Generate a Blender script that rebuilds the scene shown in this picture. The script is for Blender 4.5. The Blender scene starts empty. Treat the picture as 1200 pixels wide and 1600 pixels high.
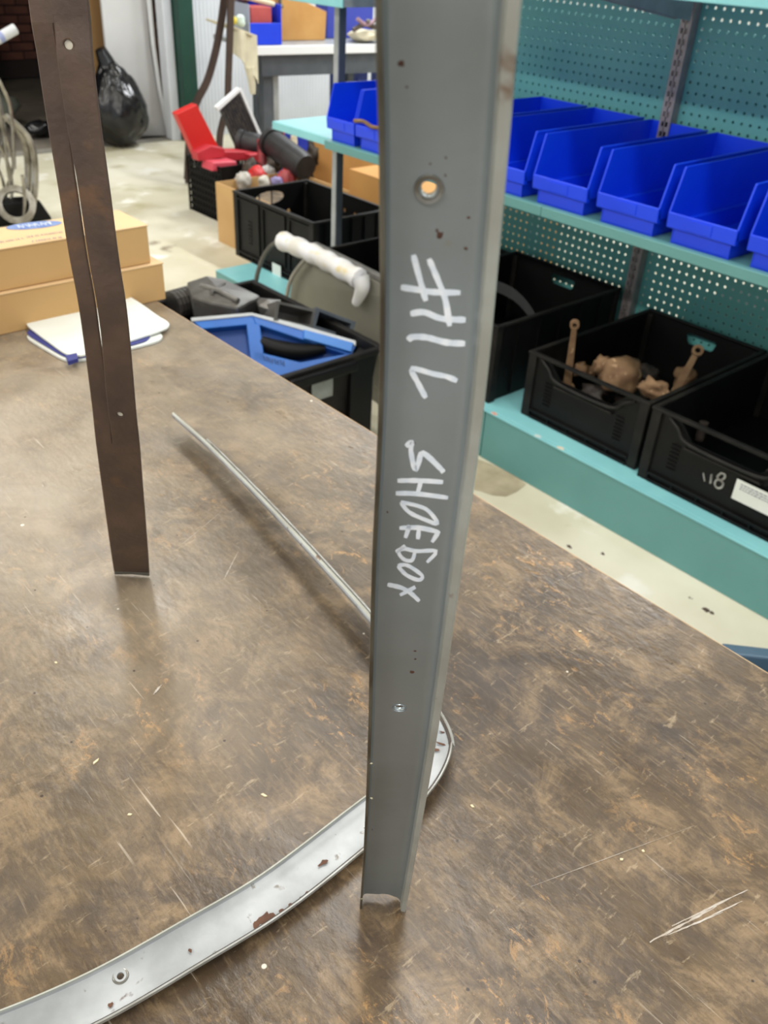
import bpy, bmesh, math, random
from mathutils import Vector, Matrix, noise
random.seed(7)
S = bpy.context.scene
COL = S.collection

# ------------------------------------------------------------------ camera
PITCH, ROLL, YAW, FPX = 0.59183, 0.05875, 0.82427, 1354.6
CAM = Vector((0, 0, 1.27))
_f = Vector((-math.sin(YAW)*math.cos(PITCH), math.cos(YAW)*math.cos(PITCH), -math.sin(PITCH)))
_r = Vector((math.cos(YAW), math.sin(YAW), 0))
_u = _r.cross(_f)
RT = _r*math.cos(ROLL) + _u*math.sin(ROLL)
UP = -_r*math.sin(ROLL) + _u*math.cos(ROLL)
FW = _f
cd = bpy.data.cameras.new('camera')
cam = bpy.data.objects.new('camera', cd); COL.objects.link(cam)
M = Matrix((RT, UP, -FW)).transposed().to_4x4(); M.translation = CAM
cam.matrix_world = M
cd.sensor_fit = 'VERTICAL'; cd.sensor_height = 36; cd.sensor_width = 27
cd.lens = FPX/1600*36
cd.clip_start = 0.02
cd.dof.use_dof = True; cd.dof.focus_distance = 0.42; cd.dof.aperture_fstop = 20
S.camera = cam

def at(px, py, axis, v):
    """world point on the plane axis=v seen at photo pixel (px,py): used once to measure positions"""
    d = FW*FPX + RT*(px-600) - UP*(py-800)
    i = 'xyz'.index(axis)
    return CAM + d*((v-CAM[i])/d[i])
def proj(P):
    v = P-CAM; z = v.dot(FW)
    return 600+FPX*v.dot(RT)/z, 800-FPX*v.dot(UP)/z

# ------------------------------------------------------------------ world, lamps, exposure
w = bpy.data.worlds.new('world'); S.world = w; w.use_nodes = True
w.node_tree.nodes['Background'].inputs[0].default_value = (0.86, 0.93, 1.0, 1)
w.node_tree.nodes['Background'].inputs[1].default_value = 0.80
S.view_settings.view_transform = 'Standard'; S.view_settings.look = 'None'
S.view_settings.exposure = 0.0; S.view_settings.gamma = 1; S.view_settings.use_curve_mapping = False

def area(name, loc, sx, sy, power, color=(1, .97, .92), rot=(0, 0, 0)):
    l = bpy.data.lights.new(name, 'AREA'); l.shape = 'RECTANGLE'; l.size = sx; l.size_y = sy
    l.energy = power; l.color = color
    o = bpy.data.objects.new(name, l); COL.objects.link(o); o.location = loc; o.rotation_euler = rot
    return o
for x in (-5.0, -3.0, -1.2, 0.6):
    area('ceiling_tube_light', (x, 1.15, 2.95), 1.25, 0.22, 24)
for x in (-4.6, -2.4, -0.2, 1.8):
    area('ceiling_tube_light', (x, -1.6, 2.95), 1.25, 0.22, 50)
for x in (-4.6, -2.2, 0.2):
    area('ceiling_tube_light', (x, 4.2, 2.95), 1.25, 0.22, 75, (.95, .98, 1))

# ------------------------------------------------------------------ materials
def lin(c):
    return tuple((v/255/12.92 if v/255 <= .04045 else ((v/255+.055)/1.055)**2.4) for v in c)
MATS = {}
def mat(name, c1, c2=None, scale=8, rough=.5, metal=0.0, bump=0.0, bscale=60, stretch=(1, 1, 1), spots=None, detail=6, lo=.35, hi=.65, spec=None, alpha=None):
    """spots: list of (colour, scale, threshold, softness)"""
    if name in MATS: return MATS[name]
    m = bpy.data.materials.new(name); m.use_nodes = True
    nt = m.node_tree; N = nt.nodes; L = nt.links; b = N['Principled BSDF']
    b.inputs['Roughness'].default_value = rough; b.inputs['Metallic'].default_value = metal
    if spec is not None: b.inputs['Specular IOR Level'].default_value = spec
    tc = N.new('ShaderNodeTexCoord'); mp = N.new('ShaderNodeMapping'); mp.inputs['Scale'].default_value = stretch
    L.new(tc.outputs['Object'], mp.inputs['Vector'])
    def nz(sc, det=6, dist=0.0):
        n = N.new('ShaderNodeTexNoise'); n.inputs['Scale'].default_value = sc; n.inputs['Detail'].default_value = det
        n.inputs['Distortion'].default_value = dist
        L.new(mp.outputs[0], n.inputs['Vector']); return n
    def ramp(src, a, bb):
        r = N.new('ShaderNodeMapRange'); r.inputs[1].default_value = a; r.inputs[2].default_value = bb
        L.new(src, r.inputs[0]); return r.outputs[0]
    def mix(fac, A, B):
        x = N.new('ShaderNodeMix'); x.data_type = 'RGBA'
        L.new(fac, x.inputs[0])
        for k, v in ((6, A), (7, B)):
            if isinstance(v, tuple): x.inputs[k].default_value = (*v, 1)
            else: L.new(v, x.inputs[k])
        return x.outputs[2]
    cur = lin(c1)
    if c2: cur = mix(ramp(nz(scale, detail).outputs['Fac'], lo, hi), lin(c1), lin(c2))
    for (c, sc, th, soft) in (spots or []):
        cur = mix(ramp(nz(sc, 5, .3).outputs['Fac'], th, th+soft), cur, lin(c))
    if isinstance(cur, tuple): b.inputs['Base Color'].default_value = (*cur, 1)
    else: L.new(cur, b.inputs['Base Color'])
    if bump:
        bp = N.new('ShaderNodeBump'); bp.inputs['Strength'].default_value = bump; bp.inputs['Distance'].default_value = .002
        L.new(nz(bscale, 4).outputs['Fac'], bp.inputs['Height']); L.new(bp.outputs[0], b.inputs['Normal'])
    MATS[name] = m
    return m

TEAL = mat('teal_enamel', (86, 138, 136), (94, 146, 144), 5, .42)
TEAL2 = mat('teal_enamel_edge', (126, 190, 196), (136, 200, 204), 9, .4, spots=[((225, 220, 200), 9, .72, .02)])
PEG = mat('pegboard_teal', (92, 164, 162), (104, 174, 168), 4, .45)
BLUE = mat('blue_plastic', (4, 58, 222), (8, 64, 230), 6, .40)
BLACKP = mat('black_plastic', (9, 9, 10), (15, 14, 14), 12, .5, bump=.15, spec=.22)
BLACKD = mat('black_plastic_dusty', (13, 12, 12), (32, 29, 26), 14, .58, bump=.2, spec=.25)
GREYM = mat('grey_channel_metal', (138, 145, 145), (157, 165, 167), 9, .40, .5, .06, 180, spots=[((96, 70, 48), 38, .735, .02), ((148, 150, 144), 70, .70, .05)])
GREYL = mat('light_grey_channel_metal', (142, 145, 147), (174, 177, 180), 22, .40, .2, .06, 160, spots=[((86, 58, 46), 30, .66, .03), ((120, 116, 110), 90, .64, .05)])
GREYE = mat('worn_edge_metal', (172, 174, 166), (154, 154, 144), 30, .42, .2, .1, 200, spots=[((112, 84, 62), 26, .64, .03)])
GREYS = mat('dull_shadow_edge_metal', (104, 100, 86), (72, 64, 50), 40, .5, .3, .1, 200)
BROWN = mat('brown_rusted_steel', (72, 57, 48), (92, 72, 58), 26, .55, .1, .2, 220, spots=[((118, 84, 54), 17, .60, .10)])
CARD = mat('cardboard', (196, 158, 106), (186, 148, 96), 5, .8)
CARDT = mat('cardboard_top', (214, 182, 140), (206, 172, 128), 5, .8)
CARDO = mat('orange_cardboard', (206, 152, 86), (192, 140, 78), 4, .8)
WHITE = mat('white_paint', (232, 234, 236), None, rough=.5)
MARK = mat('white_marker_paint', (248, 251, 255), (226, 234, 244), 300, .5)
PAPER = mat('white_paper', (226, 230, 226), (212, 214, 206), 6, .6)
NAVY = mat('navy_print', (44, 50, 120), None, rough=.6)
BLUEPR = mat('faded_blue_print', (84, 110, 172), (120, 140, 184), 60, .7)
RED = mat('red_plastic', (206, 42, 38), (196, 36, 36), 5, .4)
RED2 = mat('faded_red_plastic', (190, 52, 62), (176, 44, 54), 5, .45)
RUSTY = mat('rusty_cast_iron', (134, 106, 76), (108, 80, 56), 30, .8, .1, .6, 90, spots=[((178, 148, 112), 40, .6, .1)])
STEEL = mat('galvanised_steel', (150, 154, 156), (166, 170, 172), 20, .42, .25)
DSTEEL = mat('dark_steel', (74, 80, 88), (86, 92, 100), 10, .45, .2)
STRIP = mat('slotted_steel', (142, 134, 134), (160, 152, 150), 25, .45, .3)
DARK = mat('dark_void', (8, 8, 8), None, rough=.8)
ALU = mat('cast_aluminium', (126, 124, 120), (98, 94, 90), 12, .38, .6, .5, 50)
FENDER = mat('grey_beige_panel', (118, 116, 104), (128, 126, 114), 5, .35, .1)
FOAM = mat('white_foam', (228, 228, 232), (210, 206, 196), 12, .8, spots=[((214, 198, 150), 14, .62, .1)])
CASEB = mat('blue_case_plastic', (18, 92, 178), (22, 104, 192), 8, .4)
CASEW = mat('grey_white_case_rim', (196, 200, 202), (180, 184, 186), 8, .5)
GREEN = mat('dark_green_paint', (24, 66, 54), (18, 56, 46), 6, .45)
WALLW = mat('white_wall_panel', (214, 218, 224), (204, 208, 214), 3, .6)
WALLP = mat('wall_plaster', (206, 204, 196), (190, 188, 180), 3, .8)
PANEL = mat('white_sheet_board', (206, 206, 206), (194, 194, 194), 2, .6)
WOOD = mat('pine_board', (164, 130, 86), (140, 106, 66), 8, .7, stretch=(1, 1, .1))
BAG = mat('black_bin_bag', (18, 18, 20), (26, 26, 28), 5, .22)
CHROME = mat('tarnished_chrome', (176, 172, 164), (118, 112, 100), 14, .25, .85, .1)
CONC2 = mat('dark_concrete', (120, 112, 100), (92, 86, 78), 2.5, .8)
BRICK = mat('dark_red_brick', (124, 78, 66), (98, 62, 54), 3, .9)
MORTAR = mat('dark_mortar', (52, 44, 42), None, rough=.9)
CREAM = mat('cream_cloth', (222, 214, 186), (204, 196, 170), 10, .9)
YEL = mat('yellow_plastic', (226, 204, 52), None, rough=.5)
BLGREY = mat('blue_grey_steel', (74, 98, 120), (86, 110, 130), 8, .4, .2)

def concrete():
    m = mat('concrete_floor', (196, 190, 166), (222, 218, 200), 1.7, .5, bump=.1, bscale=40, lo=.4, hi=.62,
            spots=[((176, 168, 134), 3.1, .58, .12), ((232, 230, 220), 5.5, .6, .1), ((120, 104, 84), 2.3, .70, .05), ((70, 60, 52), 26, .745, .015)])
    return m
CONC = concrete()

def table_material():
    m = bpy.data.materials.new('worn_hardboard'); m.use_nodes = True
    nt = m.node_tree; N = nt.nodes; L = nt.links; b = N['Principled BSDF']
    tc = N.new('ShaderNodeTexCoord')
    def mp(scale, rot=0.0):
        n = N.new('ShaderNodeMapping'); n.inputs['Scale'].default_value = scale; n.inputs['Rotation'].default_value = (0, 0, rot)
        L.new(tc.outputs['Object'], n.inputs['Vector']); return n.outputs[0]
    def nz(vec, sc, det=6, dist=0.0, rough=.55):
        n = N.new('ShaderNodeTexNoise'); n.inputs['Scale'].default_value = sc; n.inputs['Detail'].default_value = det
        n.inputs['Distortion'].default_value = dist; n.inputs['Roughness'].default_value = rough
        L.new(vec, n.inputs['Vector']); return n.outputs['Fac']
    def rng(src, a, bb, o0=0.0, o1=1.0):
        r = N.new('ShaderNodeMapRange'); r.inputs[1].default_value = a; r.inputs[2].default_value = bb
        r.inputs[3].default_value = o0; r.inputs[4].default_value = o1
        L.new(src, r.inputs[0]); return r.outputs[0]
    def mix(fac, A, B):
        x = N.new('ShaderNodeMix'); x.data_type = 'RGBA'; L.new(fac, x.inputs[0])
        for k, v in ((6, A), (7, B)):
            if isinstance(v, tuple): x.inputs[k].default_value = (*lin(v), 1)
            else: L.new(v, x.inputs[k])
        return x.outputs[2]
    def mul(A, B):
        x = N.new('ShaderNodeMath'); x.operation = 'MULTIPLY'; L.new(A, x.inputs[0]); L.new(B, x.inputs[1]); return x.outputs[0]
    iso = mp((1, 1, 1)); gr = mp((.6, 1, 1)); fine = mp((.13, 1, 1), .06); cross = mp((1, .3, 1), .5)
    big = nz(iso, 4.5, 6, .5, .6)
    c = mix(rng(big, .36, .64), (62, 50, 39), (102, 84, 62))
    c = mix(rng(nz(iso, 22, 9, .6, .76), .47, .62, 0, .75), c, (140, 117, 89))      # mottled worn patches
    c = mix(rng(nz(gr, 34, 9, .5, .78), .50, .62, 0, .75), c, (72, 60, 51))           # dark grain smears
    c = mix(rng(nz(iso, 7.5, 8, .6, .68), .54, .64, 0, .8), c, (60, 51, 46))             # oil stains
    c = mix(rng(nz(fine, 260, 4, 0, .7), .52, .66, 0, .40), c, (70, 56, 44))         # fibre lines
    c = mix(rng(nz(fine, 330, 3, 0, .7), .54, .68, 0, .30), c, (150, 128, 98))
    chip = mul(rng(nz(gr, 80, 9, .8, .8), .565, .60), rng(nz(iso, 8, 4), .47, .60))
    c = mix(rng(chip, 0, 1, 0, .85), c, (168, 130, 84))                               # ochre chips
    c = mix(rng(nz(cross, 150, 4, .3, .7), .62, .70, 0, .4), c, (186, 166, 136))
    c = mix(rng(nz(iso, 190, 6, 0, .85), .54, .68, 0, .55), c, (52, 41, 34))
    def scratches(rot, sc, keep, thr, off):
        v = N.new('ShaderNodeMapping'); v.inputs['Rotation'].default_value = (0, 0, rot); v.inputs['Scale'].default_value = (.42, 15, 1); v.inputs['Location'].default_value = (off, off, 0)
        L.new(tc.outputs['Object'], v.inputs['Vector'])
        return mul(rng(nz(v.outputs[0], sc, 2, .12), thr, thr+.02), rng(nz(iso, 6+off, 3), keep, keep+.12))
    # pale sheen over the far part of the top, painted into its colour
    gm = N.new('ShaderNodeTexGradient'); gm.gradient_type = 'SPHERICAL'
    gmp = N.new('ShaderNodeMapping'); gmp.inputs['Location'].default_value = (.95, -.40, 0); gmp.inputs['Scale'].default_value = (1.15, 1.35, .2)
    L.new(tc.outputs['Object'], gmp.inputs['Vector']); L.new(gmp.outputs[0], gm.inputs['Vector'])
    sheen = mul(rng(gm.outputs['Fac'], .0, .55), rng(nz(iso, 12, 6, .4, .65), .30, .62, .35, 1))
    c = mix(rng(sheen, 0, 1, 0, .66), c, (158, 146, 128))
    for k, (rot, sc, keep, thr) in enumerate(((.95, 26, .52, .70), (-.45, 24, .52, .70), (1.7, 30, .54, .70), (.2, 30, .53, .71))):
        c = mix(rng(scratches(rot, sc, keep, thr, k*3.1), 0, 1, 0, .55), c, (196, 184, 168))
    specks = N.new('ShaderNodeTexVoronoi'); specks.inputs['Scale'].default_value = 42; L.new(iso, specks.inputs['Vector'])
    c = mix(rng(specks.outputs['Distance'], .055, .035), c, (52, 42, 36))           # dark pinholes
    sp2 = N.new('ShaderNodeTexVoronoi'); sp2.inputs['Scale'].default_value = 17; L.new(mp((1, 1, 1), .7), sp2.inputs['Vector'])
    c = mix(rng(sp2.outputs['Distance'], .034, .026), c, (214, 206, 190))           # paint specks
    L.new(c, b.inputs['Base Color'])
    L.new(rng(nz(gr, 22, 4), .3, .7, .27, .44), b.inputs['Roughness'])
    bp = N.new('ShaderNodeBump'); bp.inputs['Strength'].default_value = .5; bp.inputs['Distance'].default_value = .001
    L.new(nz(gr, 130, 4), bp.inputs['Height']); L.new(bp.outputs[0], b.inputs['Normal'])
    return m
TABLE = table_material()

# ------------------------------------------------------------------ mesh helpers
class MB:
    def __init__(s): s.v = []; s.f = []
    def add(s, verts, faces, mx=None):
        o = len(s.v)
        s.v += [tuple(mx @ Vector(p)) if mx else tuple(p) for p in verts]
        s.f += [tuple(i+o for i in f) for f in faces]; return s
    def box(s, x0, x1, y0, y1, z0, z1, mx=None):
        v = [(x, y, z) for x in (x0, x1) for y in (y0, y1) for z in (z0, z1)]
        return s.add(v, [(0, 1, 3, 2), (4, 6, 7, 5), (0, 4, 5, 1), (2, 3, 7, 6), (0, 2, 6, 4), (1, 5, 7, 3)], mx)
    def hexa(s, b, t):      # four bottom corners, four top corners (counter-clockwise from above)
        return s.add(list(b)+list(t), [(3, 2, 1, 0), (4, 5, 6, 7), (0, 1, 5, 4), (1, 2, 6, 5), (2, 3, 7, 6), (3, 0, 4, 7)])
    def prism(s, poly, axis, a, b, mx=None):   # closed 2D polygon swept along an axis
        n = len(poly)
        def P(p, t): return {'x': (t, p[0], p[1]), 'y': (p[0], t, p[1]), 'z': (p[0], p[1], t)}[axis]
        return s.add([P(p, a) for p in poly]+[P(p, b) for p in poly],
                     [tuple(range(n))[::-1], tuple(range(n, 2*n))]+[(i, (i+1) % n, n+(i+1) % n, n+i) for i in range(n)], mx)
    def tube(s, pts, r, n=8, cap=True):
        pts = [Vector(p) for p in pts]; rs = r if isinstance(r, (list, tuple)) else [r]*len(pts)
        rings = []; up = None
        for i, p in enumerate(pts):
            t = (pts[min(i+1, len(pts)-1)]-pts[max(i-1, 0)]).normalized()
            if up is None: up = t.orthogonal().normalized()
            up = (up-t*up.dot(t)).normalized(); side = t.cross(up)
            rings.append([p+(up*math.cos(a)+side*math.sin(a))*rs[i] for a in [2*math.pi*k/n for k in range(n)]])
        V = [q for ri in rings for q in ri]
        F = [(i*n+k, i*n+(k+1) % n, (i+1)*n+(k+1) % n, (i+1)*n+k) for i in range(len(pts)-1) for k in range(n)]
        if cap: F += [tuple(range(n))[::-1], tuple(range((len(pts)-1)*n, len(pts)*n))]
        return s.add(V, F)
    def strip(s, L, R, N_, th):   # solid ribbon between two point rows, thickness along normals N_
        n = len(L); V = []
        for i in range(n):
            l, r, m = Vector(L[i]), Vector(R[i]), Vector(N_[i])*th
            V += [l, r, r+m, l+m]
        F = []
        for i in range(n-1):
            a = i*4; b = a+4
            F += [(a, a+1, b+1, b), (a+1, a+2, b+2, b+1), (a+2, a+3, b+3, b+2), (a+3, a, b, b+3)]
        F += [(3, 2, 1, 0), (n*4-4, n*4-3, n*4-2, n*4-1)]
        return s.add(V, F)
    def rev(s, prof, c, n=16, mx=None):   # lathe (r,z) about z at c
        V = [(c[0]+r*math.cos(2*math.pi*k/n), c[1]+r*math.sin(2*math.pi*k/n), c[2]+z) for r, z in prof for k in range(n)]
        F = [(i*n+k, i*n+(k+1) % n, (i+1)*n+(k+1) % n, (i+1)*n+k) for i in range(len(prof)-1) for k in range(n)]
        F += [tuple(range(n))[::-1], tuple(range((len(prof)-1)*n, len(prof)*n))]
        return s.add(V, F, mx)

def link(name, mb, m, parent=None, origin=None, bevel=0, smooth=False, sub=0, fixn=True):
    org = Vector(origin) if origin is not None else (parent['_o'] if parent is not None and False else Vector((0, 0, 0)))
    if parent is not None: org = ORG[parent.name]
    me = bpy.data.meshes.new(name)
    me.from_pydata([tuple(Vector(p)-org) for p in mb.v], [], mb.f); me.update()
    if fixn:
        bm = bmesh.new(); bm.from_mesh(me); bmesh.ops.recalc_face_normals(bm, faces=bm.faces); bm.to_mesh(me); bm.free()
    o = bpy.data.objects.new(name, me); COL.objects.link(o)
    me.materials.append(m)
    if smooth:
        for p in me.polygons: p.use_smooth = True
        me.set_sharp_from_angle(angle=math.radians(38))
    if bevel:
        b = o.modifiers.new('bevel', 'BEVEL'); b.width = bevel; b.segments = 2; b.limit_method = 'ANGLE'; b.angle_limit = math.radians(40)
    if sub:
        b = o.modifiers.new('sub', 'SUBSURF'); b.levels = sub; b.render_levels = sub
    if parent is not None: o.parent = parent
    else: o.location = org
    ORG[o.name] = org
    return o
ORG = {}
def thing(name, label, cat, loc=(0, 0, 0), group=None):
    o = bpy.data.objects.new(name, None); COL.objects.link(o); o.location = loc; o.empty_display_size = .05
    o['label'] = label; o['category'] = cat
    if group: o['group'] = group
    ORG[o.name] = Vector(loc)
    return o
def tag(o, label, cat, group=None):
    o['label'] = label; o['category'] = cat
    if group: o['group'] = group
    return o
def structure(name, mb, m, parent=None, **k):
    o = link(name, mb, m, parent, **k)
    if parent is None: o['kind'] = 'structure'
    return o
def dup(root, delta, label):
    r = root.copy(); COL.objects.link(r); r.location = Vector(root.location)+Vector(delta); r['label'] = label
    ORG[r.name] = Vector(r.location)
    for ch in list(root.children):
        c = ch.copy(); COL.objects.link(c); c.parent = r
        for g in list(ch.children):
            d = g.copy(); COL.objects.link(d); d.parent = c
    return r
def cut(o, cutters):
    """punch real holes: boolean applied straight away, the cutter is deleted"""
    mb = MB()
    for c in cutters: mb.add(c.v, c.f)
    me = bpy.data.meshes.new('c'); org = ORG[o.name]
    me.from_pydata([tuple(Vector(p)-org) for p in mb.v], [], mb.f)
    bm = bmesh.new(); bm.from_mesh(me); bmesh.ops.recalc_face_normals(bm, faces=bm.faces); bm.to_mesh(me); bm.free()
    c = bpy.data.objects.new('c', me); COL.objects.link(c); c.parent = o.parent; c.location = o.location
    b = o.modifiers.new('b', 'BOOLEAN'); b.operation = 'DIFFERENCE'; b.object = c; b.solver = 'EXACT'
    bpy.context.view_layer.update()
    dg = bpy.context.evaluated_depsgraph_get()
    new = bpy.data.meshes.new_from_object(o.evaluated_get(dg), depsgraph=dg)
    o.modifiers.clear(); o.data = new
    bpy.data.objects.remove(c)
def catmull(P, n):
    P = [Vector(p) for p in P]; out = []
    for i in range(len(P)-1):
        a, b, c, d = P[max(i-1, 0)], P[i], P[i+1], P[min(i+2, len(P)-1)]
        for k in range(n):
            t = k/n
            out.append(.5*((2*b)+(c-a)*t+(2*a-5*b+4*c-d)*t*t+(3*b-a-3*c+d)*t**3))
    return out+[P[-1]]

# ================================================================== setting
WX = -5.70      # far wall with the opening
structure('floor', MB().box(WX, 4, -4, 6.5, -.06, 0), CONC)
structure('floor_back_room', MB().box(-9.2, WX, -.5, 6.5, -.07, -.012), CONC2)
structure('trim_1', MB().box(WX-.09, WX+.01, .9, 3.12, -.03, .006), mat('worn_threshold', (150, 146, 136), (120, 116, 106), 8, .7))
def corrugated(x, y0, y1, z0, z1, pitch=.028, d=.003):
    mb = MB(); n = int((y1-y0)/pitch); poly = []
    for i in range(n):
        y = y0+i*pitch
        poly += [(x, y), (x+d, y+pitch*.35), (x+d, y+pitch*.65)]
    poly += [(x, y0+n*pitch), (x-.05, y0+n*pitch), (x-.05, y0)]
    n = len(poly)
    mb.add([(p[0], p[1], z0) for p in poly]+[(p[0], p[1], z1) for p in poly], [(i, (i+1) % n, n+(i+1) % n, n+i) for i in range(n)])
    return mb
structure('wall_left', corrugated(WX, 3.2, 6.4, 0, 3.2), WALLW)
structure('wall_left_front', MB().box(WX-.1, WX, -4, .9, 0, 3.2), WALLP)
structure('wall_left_header', MB().box(WX-.1, WX, .9, 3.2, 2.5, 3.2), WALLP)
structure('wall_back', MB().box(-9.2, 4, 6.4, 6.5, 0, 3.2), WALLP)
structure('ceiling', MB().box(-9.2, 4, -4, 6.5, 3.2, 3.3), WALLP)
structure('wall_far_room_side', MB().box(-9.2, WX-.1, -.6, -.5, 0, 3.2), CONC2)
# brick wall of the dark room: every brick its own piece
bw = structure('wall_far_brick', MB().box(-8.9, -8.6, -.5, 6.4, 0, 3.2), MORTAR)
bm_ = MB().box(-.012, .012, -.098, .098, -.029, .029)
b0 = link('brick', bm_, BRICK); b0.parent = bw; first = True
for r in range(16):
    for c in range(9):
        y = 2.75+c*.21+(.105 if r % 2 else 0); z = .18+r*.07
        o = b0 if first else b0.copy()
        if not first: COL.objects.link(o)
        first = False
        o.location = (-8.592+random.uniform(-.003, .003), y, z); o.parent = bw
# stain and small debris on the concrete in front of the deck
fl = bpy.data.objects['floor']
sp = [at(x, y, 'z', .0004) for x, y in ((742, 716), (775, 728), (812, 748), (822, 757), (808, 768), (790, 776), (770, 774), (752, 768), (740, 765))]
link('floor_stain', MB().add([tuple(p) for p in sp]+[(p.x, p.y, .0008) for p in sp], [tuple(range(9, 18))]+[(i, (i+1) % 9, 9+(i+1) % 9, 9+i) for i in range(9)]), mat('brown_floor_stain', (150, 138, 114), (176, 164, 138), 14, .6), None).parent = fl
for i, (px_, py_, r_) in enumerate(((890, 853, .010), (1103, 951, .011), (1112, 956, .007), (942, 864, .006))):
    p = at(px_, py_, 'z', .003)
    o_ = link('floor_debris', MB().add([p+Vector((r_*math.cos(a)*random.uniform(.6, 1.2), r_*math.sin(a)*random.uniform(.4, .9), -.003)) for a in [2*math.pi*k/7 for k in range(7)]]+[p+Vector((0, 0, .003))], [(k, (k+1) % 7, 7) for k in range(7)]+[tuple(range(7))[::-1]]), mat('dark_debris', (74, 62, 54), None, rough=.9))
    o_.parent = fl
# green steel door post and the white jamb beside it
g = structure('trim_2', MB().box(WX-.02, WX+.10, 3.16, 3.27, 0, 3.2), GREEN, bevel=.004)
structure('trim_3', MB().box(WX-.06, WX+.03, 3.09, 3.155, 0, 3.2), WALLW, bevel=.004)

# ================================================================== table
tb = thing('work_table', 'large table with a worn brown hardboard top, scratched and oil stained', 'table', (-.3, -.1, 0))
TZ = .77
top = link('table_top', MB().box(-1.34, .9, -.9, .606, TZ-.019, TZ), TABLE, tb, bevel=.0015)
link('top_edge', MB().box(-1.34, .9, .6062, .6082, TZ-.019, TZ-.002), mat('raw_board_edge', (206, 176, 138), (186, 150, 110), 30, .7), tb)
link('apron', MB().box(-1.28, .82, .50, .54, TZ-.12, TZ-.02).box(-1.28, .82, -.84, -.80, TZ-.12, TZ-.02).box(-1.28, -1.24, -.8, .5, TZ-.12, TZ-.02).box(.78, .82, -.8, .5, TZ-.12, TZ-.02), WOOD, tb)
for x in (-1.24, .74):
    for y in (-.8, .46):
        link('leg', MB().box(x, x+.05, y, y+.05, 0, TZ-.02), WOOD, tb, bevel=.003)
# long white scuff and a few finer scratches worn into the board (flat marks)
SCZ = [TZ+.0001]
def scuff(p, q, wpx, name='scratch'):
    SCZ[0] += .00004; a = at(*p, 'z', SCZ[0]); b = at(*q, 'z', SCZ[0]); d = (b-a); s = Vector((-d.y, d.x, 0)).normalized()*wpx
    mb = MB(); n = 14; L_ = []; R_ = []
    for i in range(n+1):
        t = i/n; c = a.lerp(b, t)+s*random.uniform(-.12, .12); ww = random.uniform(.35, 1)*(math.sin(math.pi*min(max(t, .06), .94))**.5)
        L_.append(c-s*ww*.5); R_.append(c+s*ww*.5)
    mb.strip(L_, R_, [(0, 0, 1)]*(n+1), .00003)
    link(name, mb, mat('scratch_white', (186, 180, 172), (160, 148, 134), 120, .5), tb)
scuff((1015, 1472), (1120, 1416), .0018); scuff((1050, 1447), (1168, 1390), .0015); scuff((1092, 1440), (1160, 1408), .0012); scuff((1040, 1462), (1130, 1425), .0012)
scuff((350, 905), (372, 862), .001); scuff((285, 850), (345, 800), .0009); scuff((930, 1030), (945, 1040), .0006)
scuff((830, 1385), (1085, 1290), .0004); scuff((240, 1085), (252, 1070), .0022)
# wood chips and crumbs lying on the board
for i, (p, ln, a) in enumerate([((150, 1190), .006, 1.9), ((413, 1243), .005, .4), ((88, 1036), .003, .2), ((203, 1273), .003, .9), ((738, 1260), .003, 0), ((971, 1343), .0025, 1), ((906, 987), .003, 1), ((1005, 1330), .002, 0)]):
    c = at(*p, 'z', TZ)
    mx = Matrix.Translation(c) @ Matrix.Rotation(a, 4, 'Z')
    o = link('wood_chip', MB().prism([(-ln/2, -.0006), (ln*.2, -.0009), (ln/2, .0003), (-ln*.3, .0008)], 'z', 0, .0007, mx), mat('pale_wood_chip', (222, 206, 168), None, rough=.7))
    o['label'] = ['longest pale wood splinter, upright at lower left of the table top', 'pale chip just left above the curved grey rail', 'tiny pale chip below the brown rail near the left photo edge', 'tiny crumb beside dark spots, left of the near rail', 'tiny pale crumb right of the grey channel near the curved rail tip', 'tiny crumb among dark smears right of the grey channel', 'tiny pale crumb near the far right table edge', 'faint crumb right below the dark smears at lower right'][i]; o['category'] = 'wood chip'; o['group'] = 'wood chips on the table top'

# ================================================================== grey channel in the foreground (standing, leaning to the camera)
W_G = .028
def cam_pt(px, py, depth):
    return CAM + FW*depth + RT*((px-600)*depth/FPX) - UP*((py-800)*depth/FPX)
# outer left / right edges measured on the photo -> depth follows from the constant width
rows = [(-160, 594, 838), (-60, 594, 818), (0, 594, 805), (200, 593, 794), (400, 592, 779), (550, 592, 764), (700, 590, 744), (850, 585, 721), (1000, 581, 700), (1150, 575, 680), (1300, 568, 655), (1396, 564, 634)]
ctr = []
for (y, l, r) in rows:
    dep = W_G*FPX/((r-l)*1.0)
    ctr.append((y, (l+r)/2, dep))
# smooth the depths, pin the foot on the table
foot = at(599, 1402, 'z', TZ+.0005)
fd = (foot-CAM).dot(FW)
import numpy as np
def smooth_cols(tab, deg=3):
    y = np.array([t[0] for t in tab], float)/1000
    out = [np.polyval(np.polyfit(y, np.array([t[k] for t in tab], float), deg), y) for k in (1, 2)]
    return [(t[0], float(a), float(b)) for t, a, b in zip(tab, *out)]
_c = smooth_cols(ctr, 4); ctr = [(t[0], t[1], c[2]) for t, c in zip(ctr, _c)]
pts = []
sc = fd/ctr[-1][2]
for i, (y, x, dep) in enumerate(ctr): pts.append(cam_pt(x, y, dep*sc))
pts[-1] = foot
path = catmull(pts, 8)[::-1]      # from the foot upwards
W_G *= sc
PN = len(path)
RH = Vector((math.cos(YAW), math.sin(YAW), 0))          # horizontal across the channel
RH = (RH + Vector((0, 0, .0))).normalized()
tang = [(path[min(i+1, PN-1)]-path[max(i-1, 0)]).normalized() for i in range(PN)]
NRM = []
for t in tang:
    n = t.cross(RH); n.normalize()
    if n.dot(CAM-path[0]) < 0 and n.dot(-FW) < 0: n = -n
    NRM.append(n)                                        # towards the camera
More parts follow.
